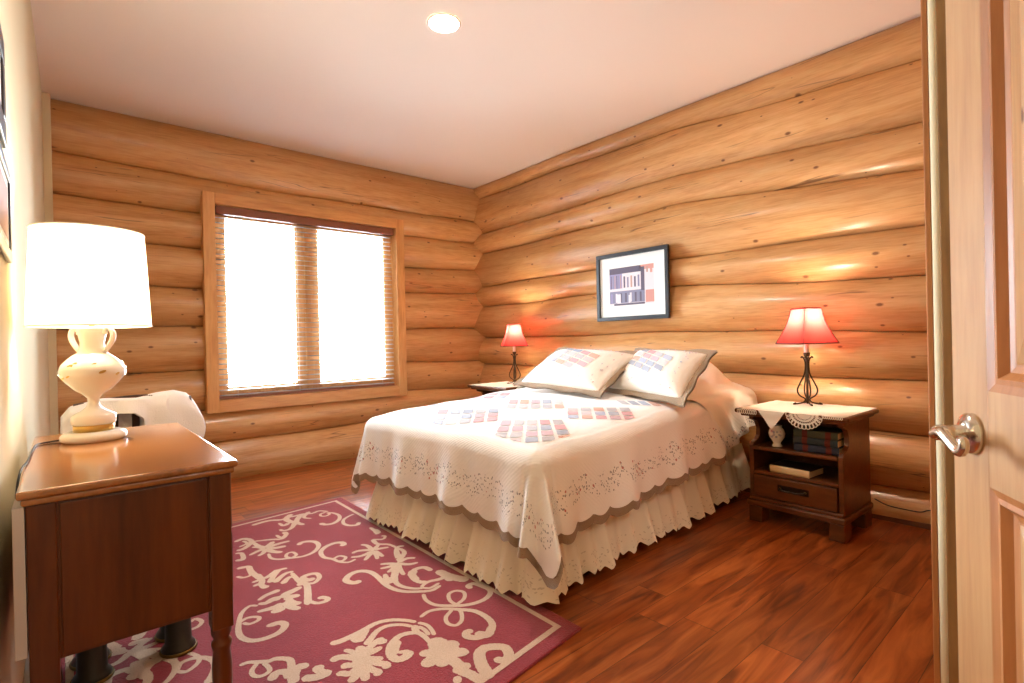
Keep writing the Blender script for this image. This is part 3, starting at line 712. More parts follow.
def edge_len(k, t):
    D = cornerD(t) if k in ('cn', 'cf') else DF
    h = hemcoord(k, t if k != 'n' else 1-t)
    return D+.020*(abs(math.sin(PI*h/PER))**.7), h
def strip(mb, r0f, r1f, nv, mi, inset=0):
    cols = []
    lay = mb.bm.loops.layers.uv.get('UVMap') or mb.bm.loops.layers.uv.new('UVMap')
    seq = []
    for k, t in per:
        tt = (1-t) if k == 'n' else t                   # near side walks head -> foot
        seq.append((k, tt))
    rows = []
    for k, t in seq:
        e, h = edge_len(k, t if k != 'n' else t)
        h = hemcoord(k, 1-t if k == 'n' else t)
        e = (cornerD(t) if k in ('cn', 'cf') else DF)+.020*(abs(math.sin(PI*h/PER))**.7)
        a, b = r0f(e), r1f(e)
        col = []
        for j_ in range(nv+1):
            r = a+(b-a)*j_/nv
            p = cloth_at(k, t, r, DF)
            if inset:
                q = cloth_at(k, t, max(.001, r), DF)
                cxm, cym = 2.4, 2.1
                p = (p[0]+inset*(1 if p[0] < XF+.02 else 0), p[1]+(inset if p[1] < YN+.1 else (-inset if p[1] > YF else 0)), p[2])
            col.append((mb.bm.verts.new(p), (h, e-r)))
        rows.append(col)
    for c0, c1 in zip(rows, rows[1:]):
        for j_ in range(nv):
            f = mb.bm.faces.new((c0[j_][0], c0[j_+1][0], c1[j_+1][0], c1[j_][0])); f.smooth = True; f.material_index = mi
            for lp, q in zip(f.loops, (c0[j_], c0[j_+1], c1[j_+1], c1[j_])): lp[lay].uv = q[1]
qt = thing('quilt', 'white quilt with pastel patchwork blocks and scalloped taupe edge spread over the bed', 'quilt', (2.1, 2.1, .6))
QO = (-2.1, -2.1, -.6)
qm = MB()
qm.grid(lambda a, b: drape(a, b), frange(0, AT, 100), frange(0, B, 110), uvfn=lambda a, b: (a, b+5))
strip(qm, lambda e: 0, lambda e: e, 30, 0)
bmesh.ops.remove_doubles(qm.bm, verts=qm.bm.verts, dist=1e-4)
bm_ = MB(); strip(bm_, lambda e: e-.03, lambda e: e+.036, 6, 0, inset=.004)
bm_.build('scalloped_border', M['taupe'], qt, off=QO, recalc=True)
# patchwork blocks of the quilt top
pw = qm; rp = random.Random(11)
def on_top(p):
    d = ray(p); lo, hi = None, None; prev = 1.0
    for q in np.arange(1.0, 4.5, .02):
        X = CAM+d*q
        if X[2] < qz_top(min(max(X[0], XF), XF+AT), min(max(X[1], YN+skew(X[0])), YF+skew(X[0]))): lo, hi = q-.02, q; break
    if lo is None: return None
    for _ in range(20):
        m = (lo+hi)/2; X = CAM+d*m
        if X[2] < qz_top(min(max(X[0], XF), XF+AT), min(max(X[1], YN+skew(X[0])), YF+skew(X[0]))): hi = m
        else: lo = m
    return CAM+d*hi
def lerp(a, b, t): return (a[0]+(b[0]-a[0])*t, a[1]+(b[1]-a[1])*t)
def block_cluster(c, cols, rows, gap=.24, gr=.2, pick=None):   # c: four corner pixels (bl, br, tr, tl)
    for i in range(cols):
        base = rp.randrange(len(PATCH))
        for j_ in range(rows):
            u0, u1 = (i+gap/2)/cols, (i+1-gap/2)/cols; v0, v1 = (j_+gr/2)/rows, (j_+1-gr/2)/rows
            mi = rp.randrange(len(PATCH))
            n = 3
            G = [[None]*(n+1) for _ in range(n+1)]
            for a in range(n+1):
                for b in range(n+1):
                    u = u0+(u1-u0)*a/n; v = v0+(v1-v0)*b/n
                    X = on_top(lerp(lerp(c[0], c[1], u), lerp(c[3], c[2], u), v))
                    X = (min(max(X[0], XF+.01), XF+AT-.01), min(max(X[1], YN+skew(X[0])+.01), YF+skew(X[0])-.01))
                    G[a][b] = pw.bm.verts.new((X[0], X[1], qz_top(X[0], X[1])+.0022))
            for a in range(n):
                for b in range(n):
                    f = pw.bm.faces.new((G[a][b], G[a+1][b], G[a+1][b+1], G[a][b+1])); f.material_index = mi+1; f.smooth = True
block_cluster([(488, 446), (575, 440), (563, 419.5), (501, 420)], 5, 4)
block_cluster([(429, 427), (499, 421), (500, 409), (438, 409)], 5, 3)
block_cluster([(504, 409), (566, 409), (563, 399.5), (509, 399.5)], 5, 2)
block_cluster([(566, 419), (638, 420.5), (630, 407.5), (566, 407.5)], 5, 3)
block_cluster([(455, 399.5), (505, 399), (513, 392.5), (466, 393.5)], 4, 2)
block_cluster([(407, 408), (446, 407), (450, 401.5), (415, 402.5)], 4, 1)
block_cluster([(622, 405), (664, 407), (655, 401.5), (614, 400)], 4, 1)
qm.build('cotton_cover', [M['quilt']]+PATCH, qt, off=QO, recalc=True)

# ivory cover drawn over the sleeping pillows at the head of the bed
cv = MB()
yn0, yf0 = YN, YF
def hump(x): return .15*math.exp(-((x-3.08)/.17)**2)+.02
def cover(s, d):                                        # s along x 0..1, d across: 0..1 near drop hem -> far drop hem
    Btot = (YF-YN)+.64; yy = d*Btot-.36
    x = 2.60+.74*s
    b = min(1, max(0, yy/(YF-YN)))
    edge = min(1, min(yy, (YF-YN)-yy)/.16) if 0 < yy < (YF-YN) else 0
    hz = hump(x)*(math.sin(PI/2*max(0, edge))**.8)
    z = topz(x, b)+.006+hz
    y = YN+b*(YF-YN)
    if yy < 0:
        r = -yy; q = min(r, R0*PI/2)
        y -= R0*math.sin(q/R0)+.10*max(0, r-R0*PI/2)+.012*math.sin(x*30)*min(1, r/.2); z -= R0*(1-math.cos(q/R0))+max(0, r-R0*PI/2)*(1-.55*s)
        x = x+r*.75*(1-s)
    elif yy > YF-YN:
        r = yy-(YF-YN); q = min(r, R0*PI/2)
        y += R0*math.sin(q/R0)+.06*max(0, r-R0*PI/2); z -= R0*(1-math.cos(q/R0))+max(0, r-R0*PI/2)
    return (x, y+skew(x), z)
cv.grid(cover, frange(0, 1, 40), frange(0, 1, 110), uvfn=lambda s, d: (s*.74, .02+d*((YF-YN)+.64)))
tag(cv.build('bed_cover', quilt_mat('cover_cotton', (250, 242, 228), band=(.035, .11), dens=60), recalc=True), 'plain ivory cover drawn up over the pillows at the head of the bed', 'bedspread')

# two quilted pillow shams
def sham(label, bl, br, tl, seed):
    bl, br, tl = Vector(bl), Vector(br), Vector(tl)
    e1 = br-bl; e2 = tl-bl; n = e1.cross(e2).normalized()
    if n.x > 0: n = -n
    c = bl+e1/2+e2/2
    o = thing('pillow_sham', label, 'pillow', c, 0, 'patchwork pillow shams')
    a, b = e1/2, e2/2; T_ = .085
    def surf(u, v, s):
        t = T_*(max(0, 1-abs(u)**3.2)*max(0, 1-abs(v)**3.2))**.62
        sh = 1-.05*(1-abs(u*v)) if True else 1
        px = u*(1-.045*(1-v*v)); py = v*(1-.05*(1-u*u))
        return a*px+b*py+n*(s*t*(1 if s > 0 else .7))
    q = MB(); g = frange(-1, 1, 30)
    q.grid(lambda u, v: surf(u, v, 1), g, g, uvfn=lambda u, v: (u, v)); q.grid(lambda u, v: surf(u, v, -1), g, g, uvfn=lambda u, v: (u, v))
    bmesh.ops.remove_doubles(q.bm, verts=q.bm.verts, dist=1e-4)
    fl = MB(); loop = []
    for k in range(4):
        for t in frange(-1, 1, 20)[:-1]: loop.append([(t, -1), (1, t), (-t, 1), (-1, -t)][k])
    def fln(i, w):
        u, v = loop[i]; p = surf(u, v, 1); d = (a.normalized()*u+b.normalized()*v); d = d/max(abs(u), abs(v))
        return p+d*(w*.038)+n*(.006*math.sin(i*.9)*w)
    idx = list(range(len(loop)))
    fl.grid(lambda i, w: fln(i, w)+n*.004, idx, [-.25, .3, 1], closeu=True); fl.grid(lambda i, w: fln(i, w)-n*.006, idx, [1, .3, -.25], closeu=True)
    fl.build('flange', M['taupe'], o, recalc=True)
    pm = q; rr = random.Random(seed)
    for i in range(4):
        for k in range(4):
            if (i, k) in ((3, 0),): continue
            mi = rr.randrange(len(PATCH))
            cu, cv_ = -.46+.27*i+.03*k, -.12+.25*k-.13*i+.02
            if not -.6 < cv_ < .85: continue
            C4 = [(cu+du_, cv_+dv_) for du_, dv_ in ((-.115, -.06), (.115, -.16), (.115, .05), (-.115, .15))]
            n4 = 4; G = [[None]*(n4+1) for _ in range(n4+1)]
            for aa in range(n4+1):
                for bb in range(n4+1):
                    pu, pv = [sum(C4[z][ax]*wt for z, wt in enumerate(((1-aa/n4)*(1-bb/n4), aa/n4*(1-bb/n4), aa/n4*bb/n4, (1-aa/n4)*bb/n4))) for ax in (0, 1)]
                    G[aa][bb] = pm.bm.verts.new(surf(pu, pv, 1)+n*.003)
            for aa in range(n4):
                for bb in range(n4):
                    ff = pm.bm.faces.new((G[aa][bb], G[aa+1][bb], G[aa+1][bb+1], G[aa][bb+1])); ff.material_index = mi+1; ff.smooth = True
    sp = q                                              # sprig dots near the border
    for k in range(46):
        s_ = rr.random(); side = rr.randrange(4); m_ = rr.uniform(.72, .86); t = rr.uniform(-.85, .85)
        u, v = [(t, -m_), (m_, t), (t, m_), (-m_, t)][side]
        cc = surf(u, v, 1)+n*.003; r = rr.uniform(.003, .0065)
        vs = [sp.bm.verts.new(cc+a.normalized()*r*math.cos(q)+b.normalized()*r*math.sin(q)) for q in frange(0, 2*PI, 6)[:-1]]
        sp.bm.faces.new(vs).material_index = 1+rr.randrange(len(PATCH))
    q.build('cushion', [M['sham']]+PATCH, o, recalc=True)
    return o
sham('left of two patchwork pillow shams, leaning on the far side near the small corner lamp', (2.40, 2.60, .715), (2.395, 1.925, .69), (2.74, 2.57, .915), 3)
sham('right of two patchwork pillow shams, leaning on the side near the open shelf nightstand', (2.60, 2.02, .69), (2.405, 1.41, .685), (2.90, 2.03, .905), 8)

# ------------------------------------------------------------------ nightstands (front faces -x)
def nightstand(label, cx, cy, rz):
    o = thing('nightstand', label, 'nightstand', (cx, cy, 0), rz, 'nightstands')
    x0, x1, hw = -.19, .175, .215
    top = MB(); top.box(-.26, .17, -.2725, .2725, .583, .605, .007); top.box(-.235, .168, -.25, .25, .566, .583, .005)
    top.build('top', M['oak'], o)
    for s in (-1, 1):
        prof = [(x1, .12), (x1, .57), (x0-.005, .57), (x0+.0, .545), (x0+.05, .53), (x0+.075, .49), (x0+.07, .45), (x0+.045, .43), (x0+.01, .422), (x0-.005, .405), (x0-.005, .12)]
        y = s*hw; MB().prism(prof, 'y', y-.011, y+.011, bev=.002).build('side_panel', M['oak'], o)
    MB().box(x0-.01, x1-.01, -hw+.012, hw-.012, .386, .404, .003).build('shelf', M['oak'], o)
    MB().box(x0-.005, x1-.01, -hw+.012, hw-.012, .258, .274, .003).build('shelf', M['oak'], o)
    MB().box(x1-.012, x1, -hw, hw, .12, .57).build('back_panel', M['oak'], o)
    d = MB().box(x0-.018, x0+.28, -hw+.016, hw-.016, .142, .254, .004).build('drawer', M['oak'], o)
    h = MB(); h.tube(crom([(x0-.018, -.06, .205), (x0-.034, -.058, .204), (x0-.038, -.03, .198), (x0-.038, .03, .198), (x0-.034, .058, .204), (x0-.018, .06, .205)], 5), .005, 8)
    h.box(x0-.0195, x0-.017, -.075, .075, .188, .222, .0005)
    h.build('handle', M['iron_dark'], d)
    for sy in (-1, 1): MB().lathe([(.0, 0), (.007, .001), (.0075, .004), (.003, .008), (0, .009)], n=12).build('handle_boss', M['brass_dots'], d, loc=(x0-.0235, sy*.06, .203))
    pl = MB(); pl.box(-.215, .185, -.235, .235, .085, .118, .008); pl.box(-.205, .18, -.225, .225, .118, .138, .006)
    pl.build('plinth', M['oak'], o)
    for sx in (-1, 1):
        for sy in (-1, 1):
            fx = -.16 if sx < 0 else .13; fy = sy*.195
            MB().box(fx-.045, fx+.045, fy-.035, fy+.035, 0, .085, .006).build('foot', M['oak'], o)
    return o
NR = nightstand('open shelf nightstand with books and vase beside the near side of the bed', 3.085, 1.075, math.radians(-1.5))
NL = copy_tree(NR); NL.location = (3.11, 3.56, 0); NL.rotation_euler = (0, 0, 0)
NL['label'] = 'partly hidden nightstand behind the far side of the bed in the log corner'

# lace runners
def runner(label, cx, cy, rz, full=True):
    o = thing('lace_runner', label, 'doily', (cx, cy, .6052), rz, 'lace runners on the nightstands')
    f = MB(); f.grid(lambda u, v: (-.262+.46*u+.006*math.sin(v*40), -.255+.51*v, .0015+.0008*math.sin(u*30+v*22)), frange(0, 1, 20), frange(0, 1, 30))
    f.grid(lambda u, v: (-.262+.46*u+.006*math.sin(v*40), -.255+.51*v, .0004), frange(0, 1, 20), frange(0, 1, 30))
    f.build('cloth', M['lace'], o)
    xf = -.2685
    h = MB()                                            # triangular point hanging over the front edge
    def tri(u, v): return (xf-.003*math.sin(v*8), .195-.02-(.155*u)+(.5-u)*-.15*v*.9, .002-.088*v)
    h.grid(lambda u, v: (xf-.002*math.sin(v*9), (.14-.135*u)+(u-.5)*.125*v, .002-.088*v), frange(0, 1, 10), frange(0, 1, 10))
    h.build('hanging_point', M['lace'], o)
    fan = MB(); cyf = -.085; R = .05
    def fanring(r0, r1, n=32): fan.grid(lambda a, r: (xf-.004, cyf+r*math.cos(a), .002-r*math.sin(a)*.82), frange(0, PI, n), [r0, (r0+r1)/2, r1])
    fanring(.0, .03); fanring(.036, .046); fanring(.053, .062)
    for k in range(13):
        a = PI*(k+.5)/13; c = (cyf+.074*math.cos(a), .002-.074*math.sin(a)*.82)
        fan.tube([(xf-.004, c[0]+.0105*math.cos(q), c[1]+.0115*math.sin(q)) for q in frange(0, 2*PI, 12)[:-1]], .0024, 5, closed=True)
    for k in range(16):
        a = PI*(k+.5)/16
        fan.tube([(xf-.004, cyf+.028*math.cos(a), .002-.028*math.sin(a)*.82), (xf-.004, cyf+.056*math.cos(a), .002-.056*math.sin(a)*.82)], .0016, 5)
    fan.build('crochet_fan', M['lace'], o)
    fr = MB()
    for k in range(9):
        y = .245-.0115*k; fr.tube([(xf-.002, y+.005*math.cos(q), -.012+.011*math.sin(q)) for q in frange(0, 2*PI, 10)[:-1]], .002, 5, closed=True)
    fr.build('picot_edge', M['lace'], o); fr = MB()
    for k in range(9):
        y = -.175-.009*k; fr.tube([(xf-.002, y+.004*math.cos(q), -.004+.006*math.sin(q)) for q in frange(0, 2*PI, 10)[:-1]], .002, 5, closed=True)
    fr.build('picot_edge', M['lace'], o)
    return o
r1 = runner('white lace runner hanging over the front of the open shelf nightstand', 3.085, 1.075, math.radians(-1.5))
r2 = r1.copy(); C.objects.link(r2)
for c_ in r1.children:
    if c_.name.startswith('cloth'): k_ = c_.copy(); C.objects.link(k_); k_.parent = r2
r2.location = (3.11, 3.56, .6052); r2.rotation_euler = (0, 0, 0); r2['label'] = 'white lace runner on the far nightstand in the log corner'

# wrought iron table lamps
def table_lamp(label, x, y, rz):
    o = thing('table_lamp', label, 'lamp', (x, y, .6075), rz, 'red shaded table lamps')
    b = MB()
    for k in range(4):
        a = PI/2*k+.4; ca, sa = math.cos(a), math.sin(a)
        prof = [(.058, .008), (.072, .002), (.05, .004), (.02, .012), (.012, .03), (.04, .05), (.05, .08), (.035, .12), (.014, .165), (.008, .21), (.012, .245), (.024, .262), (.03, .255)]
        b.tube(crom([(r*ca, r*sa, z+.002) for r, z in prof], 5), .0042, 7)
    b.tube([(0, 0, .006), (0, 0, .27)], .006, 8); b.lathe([(.008, .255), (.015, .27), (.018, .283), (.012, .287)], n=16)
    b.build('iron_base', M['iron'], o)
    MB().lathe([(.011, .285), (.0135, .29), (.0135, .335), (.011, .338)], n=16).build('candle_sleeve', M['ceramic'], o)
    sh = MB(); tr = MB(); Z0, Z1 = .338, .528; D0, D1 = .152, .072
    def dd(t): return D0+(D1-D0)*t-.012*math.sin(PI*t)
    for k in range(4):
        a0, a1 = PI/2*k, PI/2*(k+1)
        def fn(u, v):
            r = dd(v); p0 = (r*math.cos(a0), r*math.sin(a0)); p1 = (r*math.cos(a1), r*math.sin(a1)); p = lerp(p0, p1, u); return (p[0], p[1], Z0+(Z1-Z0)*v)
        sh.grid(fn, frange(0, 1, 4), frange(0, 1, 10))
        tr.tube([fn(0, v) for v in frange(0, 1, 10)], .0026, 6); tr.tube([fn(0, 0), fn(1, 0)], .0032, 6); tr.tube([fn(0, 1), fn(1, 1)], .0036, 6)
    s_ = sh.build('shade', M['shade_red'], o, merge=1e-5); tr.build('shade_trim', M['shade_trim'], s_)
    for k in range(2):
        a = PI/2*k; sp = MB().tube([(-dd(1)*math.cos(a), -dd(1)*math.sin(a), Z1-.004), (dd(1)*math.cos(a), dd(1)*math.sin(a), Z1-.004)], .0014, 5).build('shade_spider', M['iron'], o)
    MB().lathe([(.008, .338), (.018, .40), (.026, .43), (.026, .455), (.018, .475), (.004, .484)], n=20).build('bulb', M['bulb'], o)
    return o
LR = table_lamp('red shaded iron lamp on the open shelf nightstand beside the near side of the bed', 3.19, 1.115, math.radians(14))
LL = copy_tree(LR); LL.location = (3.165, 3.535, .6075); LL.rotation_euler = (0, 0, math.radians(14)); LL['label'] = 'red shaded iron lamp in the far log corner behind the bed'

# vase and books on the nightstand
va = thing('vase', 'small white footed vase on the upper shelf of the nightstand', 'vase', (2.955, 1.185, .4042))
vb = MB(); vb.lathe([(.024, 0), (.026, .006), (.017, .016), (.02, .024), (.036, .05), (.04, .07), (.034, .09), (.022, .104), (.026, .112), (.022, .11)], n=32)
fl = vb; rv = random.Random(2)
for k in range(16):
    a = PI+rv.uniform(-.9, .9); z = rv.uniform(.05, .085); r = .0402 - abs(z-.07)*.12
    c = Vector((r*math.cos(a), r*math.sin(a), z)); t = Vector((-math.sin(a), math.cos(a), 0)); rr = rv.uniform(.003, .007); nn = Vector((math.cos(a), math.sin(a), 0))*.001
    fl.bm.faces.new([fl.bm.verts.new(c+nn+t*rr*math.cos(q)+Vector((0, 0, rr*math.sin(q)))) for q in frange(0, 2*PI, 6)[:-1]]).material_index = 1+rv.choice((0, 1, 4))
vb.build('body', [M['ceramic']]+PATCH, va)
M['tartan_a'] = simple('dark_teal_cloth', (44, 58, 66), .7); M['tartan_b'] = simple('dark_red_cloth', (104, 40, 34), .7); M['tartan_c'] = simple('navy_cloth', (40, 48, 70), .7); M['green_cloth'] = simple('green_cloth', (70, 80, 62), .7)
M['dark_cover'] = simple('dark_book_cover', (38, 24, 20), .5); M['cream_spine'] = simple('cream_spine', (226, 200, 150), .6)
def book(label, cx, cy, z, dx, dy, h, rz, cover, bands=None, group=None):      # spine faces -x
    o = thing('book', label, 'book', (cx, cy, z), rz, group)
    MB().box(-dx/2+.004, dx/2-.004, -dy/2+.003, dy/2-.003, .003, h-.003).build('pages', M['paper'], o)
    c = MB(); c.box(-dx/2, dx/2, -dy/2, dy/2, 0, .003); c.box(-dx/2, dx/2, -dy/2, dy/2, h-.003, h)
    c.build('cover', cover, o)
    s = MB(); s.grid(lambda a, y: (-dx/2-.006*math.sin(a), y, h/2-h/2*math.cos(a)), frange(0, PI, 8), [-dy/2, dy/2])
    if bands: 
        for (y0, y1) in bands: s.grid(lambda a, y: (-dx/2-.0068*math.sin(a)-.0004, y, h/2-h/2*math.cos(a)), frange(.15, PI-.15, 8), [y0, y1], mi=1)
    s.build('spine', [cover if not isinstance(cover, list) else cover[0], M['tartan_b']] if bands else M['cream_spine'], o)
    return o
bz = .4042
book('bottom navy book of the banded stack on the upper nightstand shelf', 3.0, .985, bz, .16, .205, .036, .02, M['tartan_c'], [(-.07, -.045), (.035, .06)], 'banded books on the nightstand shelf')
book('middle teal book of the banded stack on the upper nightstand shelf', 3.003, .987, bz+.0363, .16, .205, .036, -.02, M['tartan_a'], [(-.07, -.045), (.035, .06)], 'banded books on the nightstand shelf')
book('topmost green book of the banded stack on the upper nightstand shelf', 3.0, .988, bz+.0726, .16, .2, .036, .03, M['green_cloth'], [(-.07, -.045), (.035, .06)], 'banded books on the nightstand shelf')
book('flat book with cream spine and dark cover on the lower nightstand shelf', 2.985, 1.10, .2742, .15, .2, .037, math.radians(-6), M['dark_cover'])

# ------------------------------------------------------------------ dresser by the left wall
ds = thing('console_dresser', 'walnut dresser with polished top and turned legs against the plaster wall', 'dresser', (.2, 1.65, 0))
DO = (-.2, -1.65, 0)
DX0, DX1, DY0, DY1 = .04, .37, 1.275, 2.03
t = MB(); t.box(.028, .383, 1.262, 2.055, .735, .75, .005, seg=3); t.box(.034, .377, 1.268, 2.045, .722, .735, .004)
t.build('top', M['walnut_lit_top'], ds, off=DO)
b = MB()
b.box(DX0+.006, DX1-.006, DY0+.006, DY1-.006, .43, .722)
b.build('carcass', M['walnut'], ds, off=DO)
for (xa, xb) in ((DX0, DX0+.042), (DX1-.042, DX1)):
    for (ya, yb) in ((DY0, DY0+.042), (DY1-.042, DY1)):
        cx, cy = (xa+xb)/2, (ya+yb)/2; l = MB()
        l.box(xa, xb, ya, yb, .385, .7215, .003)
        pr = [(.0, .0115), (.011, .0115), (.014, .018), (.013, .032), (.018, .05), (.016, .07), (.012, .085), (.0175, .13), (.0195, .22), (.02, .30), (.017, .335), (.0205, .345), (.0205, .352), (.015, .36), (.0205, .372), (.0205, .386)]
        l.lathe(pr, (cx, cy, 0), 20, cap=False); l.build('leg', M['walnut'], ds, off=DO)
e = MB(); e.box(DX0+.046, DX1-.046, DY0+.002, DY0+.01, .435, .718, .002); e.build('end_panel', M['walnut'], ds, off=DO)
MB().box(.022, .0385, DY0+.004, DY1-.004, .45, .72, .001).build('back_panel', M['raw_panel'], ds, off=DO)
for k in range(2):
    d = MB().box(DX1-.003, DX1+.012, DY0+.05, DY1-.05, .445+.14*k, .575+.137*k, .003).build('drawer', M['walnut'], ds, off=DO)
    for yy in (1.47, 1.83): MB().lathe([(.004, -.012), (.006, -.002), (.013, .008), (.008, .014)], (0, 0, 0), 14).build('knob', M['brass_dots'], d, loc=(DX1+.02+DO[0], yy+DO[1], .51+.14*k))
# dark stool tucked under the dresser
so = thing('low_stool', 'low dark stool with thick round legs tucked under the walnut dresser', 'stool', (.26, 2.06, 0))
MB().box(-.17, .17, -.11, .13, .33, .37, .012).build('seat', M['stool'], so)
for (xx, yy) in ((-.115, -.04), (.105, -.04), (-.115, .08), (.105, .08)):
    l = MB(); l.lathe([(.046, .012), (.05, .02), (.046, .03), (.038, .04), (.034, .2), (.04, .33)], (xx, yy, 0), 24)
    l.lathe([(.052, .0105), (.054, .016), (.052, .021)], (xx, yy, 0), 24, mi=1)
    l.build('leg', [M['stool'], M['brass_dots']], so)

# urn lamp on the dresser
ul = thing('urn_lamp', 'tall white urn shaped ceramic lamp with lit drum shade on the walnut dresser', 'lamp', (.158, 1.85, .7502))
u = MB(); u.lathe([(.068, 0), (.074, .006), (.074, .016), (.068, .022), (.056, .026)], n=40); u.build('foot', M['ceramic'], ul)
MB().lathe([(.046, .026), (.046, .044)], n=36).build('gold_collar', M['gold'], ul)
u = MB(); u.lathe([(.047, .044), (.05, .048), (.05, .068), (.042, .074), (.03, .08), (.018, .09), (.013, .1), (.014, .114), (.024, .124), (.04, .134), (.05, .144), (.058, .152), (.071, .168), (.074, .182), (.068, .198), (.054, .212), (.044, .22), (.034, .226), (.028, .24), (.027, .252), (.031, .27), (.036, .285), (.03, .29), (.01, .292)], n=40)

for v in u.bm.verts:
    if v.co.z > .1: v.co.z = .1+(v.co.z-.1)*1.11
for s in (-1, 1):
    dv = Vector((_r0[0], _r0[1], 0))*s
    MB().tube(crom([tuple(dv*r+Vector((0, 0, .1+(z-.1)*1.11))) for r, z in ((.03, .226), (.042, .238), (.055, .256), (.058, .274), (.048, .287), (.037, .282), (.036, .272))], 6), .007, 10).build('handle', M['ceramic'], ul)
gd = u; rg = random.Random(5)
for k in range(26):                                    # gilt sprays on the bowl
    a = rg.uniform(0, 2*PI); z = rg.uniform(.165, .205); r = interp(z, [.165, .182, .205], [.0705, .0748, .0625])
    c = Vector((r*math.cos(a), r*math.sin(a), z)); tv = Vector((-math.sin(a), math.cos(a), 0)); nn = Vector((math.cos(a), math.sin(a), .2)).normalized()*.0012; rr = rg.uniform(.006, .011)
    gd.bm.faces.new([gd.bm.verts.new(c+nn+tv*rr*math.cos(q)+Vector((0, 0, .55*rr*math.sin(q+.6)+(z-.1)*.11))) for q in frange(0, 2*PI, 8)[:-1]]).material_index = 1
u.build('urn', [M['ceramic'], M['gold']], ul)
MB().tube([(0, 0, .29), (0, 0, .36)], .006, 8).build('stem', M['gold'], ul)
sh = MB(); sh.grid(lambda a, v: ((.137-.013*v)*math.cos(a), (.137-.013*v)*math.sin(a), .313+.259*v), frange(0, 2*PI, 64)[:-1], frange(0, 1, 6), closeu=True)
so_ = sh.build('shade', M['shade_white'], ul)
rm = MB()
for z, r in ((.313, .137), (.572, .124)): rm = MB(); rm.tube([(r*math.cos(q), r*math.sin(q), z) for q in frange(0, 2*PI, 48)[:-1]], .0022, 6, closed=True); rm.build('shade_rim', M['lace'], so_)
for k in range(3):
    a = 2*PI/3*k; MB().tube([(0, 0, .565), (.123*math.cos(a), .123*math.sin(a), .568)], .0014, 5).build('shade_spider', M['gold'], ul)
MB().lathe([(.002, .565), (.006, .57), (.007, .578), (.003, .585)], n=12).build('finial', M['ceramic'], ul)
MB().tube([(0, 0, .36), (.0, .0, .36), (.0, .035, .44), (0, .03, .53), (0, 0, .568)], .0015, 5).build('harp', M['gold'], ul)
MB().lathe([(.01, .355), (.028, .40), (.031, .425), (.024, .452), (.004, .466)], n=20).build('bulb', M['bulb'], ul)
cp = crom([(-.06, .02, .006), (-.09, .03, .003), (-.118, .0, .003), (-.124, -.12, .003), (-.126, -.26, .003), (-.134, -.36, -.004), (-.139, -.40, -.06), (-.14, -.40, -.2)], 8)
MB().tube([tuple(p) for p in cp], .0024, 6).build('power_cord', M['cord_black'], ul)
MB().tube([(.066, -.03, .0025), (.07, -.05, .0022), (.08, -.085, .0022)], .0008, 5).build('pull_thread', M['cord_black'], ul)
wc = crom([(.03, 1.235, .36), (.032, 1.23, .3), (.024, 1.22, .25), (.034, 1.21, .2), (.036, 1.2, .15), (.025, 1.19, .1), (.03, 1.15, .03), (.05, .95, .006)], 8)
tag(MB().tube([tuple(p) for p in wc], .0028, 7).build('power_cord', M['cord_white']), 'thin white cord hanging down behind the walnut dresser', 'cord')
wc = crom([(3.32, .845, .12), (W-.01, .80, .085), (W-.008, .72, .08), (W-.012, .66, .083), (W-.012, .62, .10), (W-.014, .52, .105)], 8)
tag(MB().tube([tuple(p) for p in wc], .003, 7).build('power_cord', M['cord_black']), 'dark cord running along the log wall beside the open shelf nightstand', 'cord')

# chair with a white throw behind the dresser
ch = thing('wooden_chair', 'dark wooden chair under a white throw in the corner below the window', 'chair', (.3, 2.62, .0115))
MB().box(-.2, .2, -.18, .22, .43, .46, .012).build('seat', M['dark_wood'], ch)
for xx in (-.165, .165):
    MB().tube(crom([(xx, -.17, 0), (xx, -.165, .43), (xx, -.18, .62), (xx, -.2, .785)], 6), lambda t: .018-.004*abs(t-.4), 10).build('leg', M['dark_wood'], ch)
    MB().tube([(xx, .19, 0), (xx, .19, .43)], lambda t: .013+.006*t, 10).build('leg', M['dark_wood'], ch)
rl = MB(); rl.grid(lambda u, v: (-.18+.36*u, -.2-.022*math.sin(PI*u)+.018*math.cos(v), .765+.02*math.sin(PI*u)+.03*math.sin(v)), frange(0, 1, 16), frange(0, 2*PI, 12)); rl.build('top_rail', M['dark_wood'], ch)
for k in range(5):
    xx = -.13+.065*k; MB().box(xx-.012, xx+.012, -.2, -.185, .46, .75, .003).build('back_slat', M['dark_wood'], ch)
th = MB()
def tz_(x): return interp(x, [.085, .11, .2, .3, .36, .42, .47, .50, .51], [.765, .80, .822, .818, .83, .835, .82, .79, .765])
def hem_(x): return interp(x, [.085, .15, .17, .19, .22, .29, .32, .335, .345, .51], [.58, .60, .70, .755, .765, .765, .74, .60, .42, .40])
def thr(u, v):
    x = .085+.425*u; zt = tz_(x); ym = 2.62-.2-.022*math.sin(PI*u); 
    if v < .5:                                          # front fall, towards the dresser
        t = 1-v/.5; z = zt-(zt-hem_(x))*t; y = ym-.036-.02*t+.008*math.sin(x*60)*t
        if t < .12: y = ym-.036*math.sin(PI/2*t/.12)
    else:
        t = (v-.5)/.5; z = zt-.22*t; y = ym+.036*min(1, t/.12)+.01*math.sin(x*50)*t
    return (x+.012*math.sin(z*30)*(1 if x > .4 else 0), y, z)
th.grid(thr, frange(0, 1, 60), frange(0, 1, 44))
to = th.build('throw_blanket', M['throw'], recalc=True); tag(to, 'white knitted throw draped over the dark chair behind the walnut dresser', 'throw')
sd = to.modifiers.new('thick', 'SOLIDIFY'); sd.thickness = .006

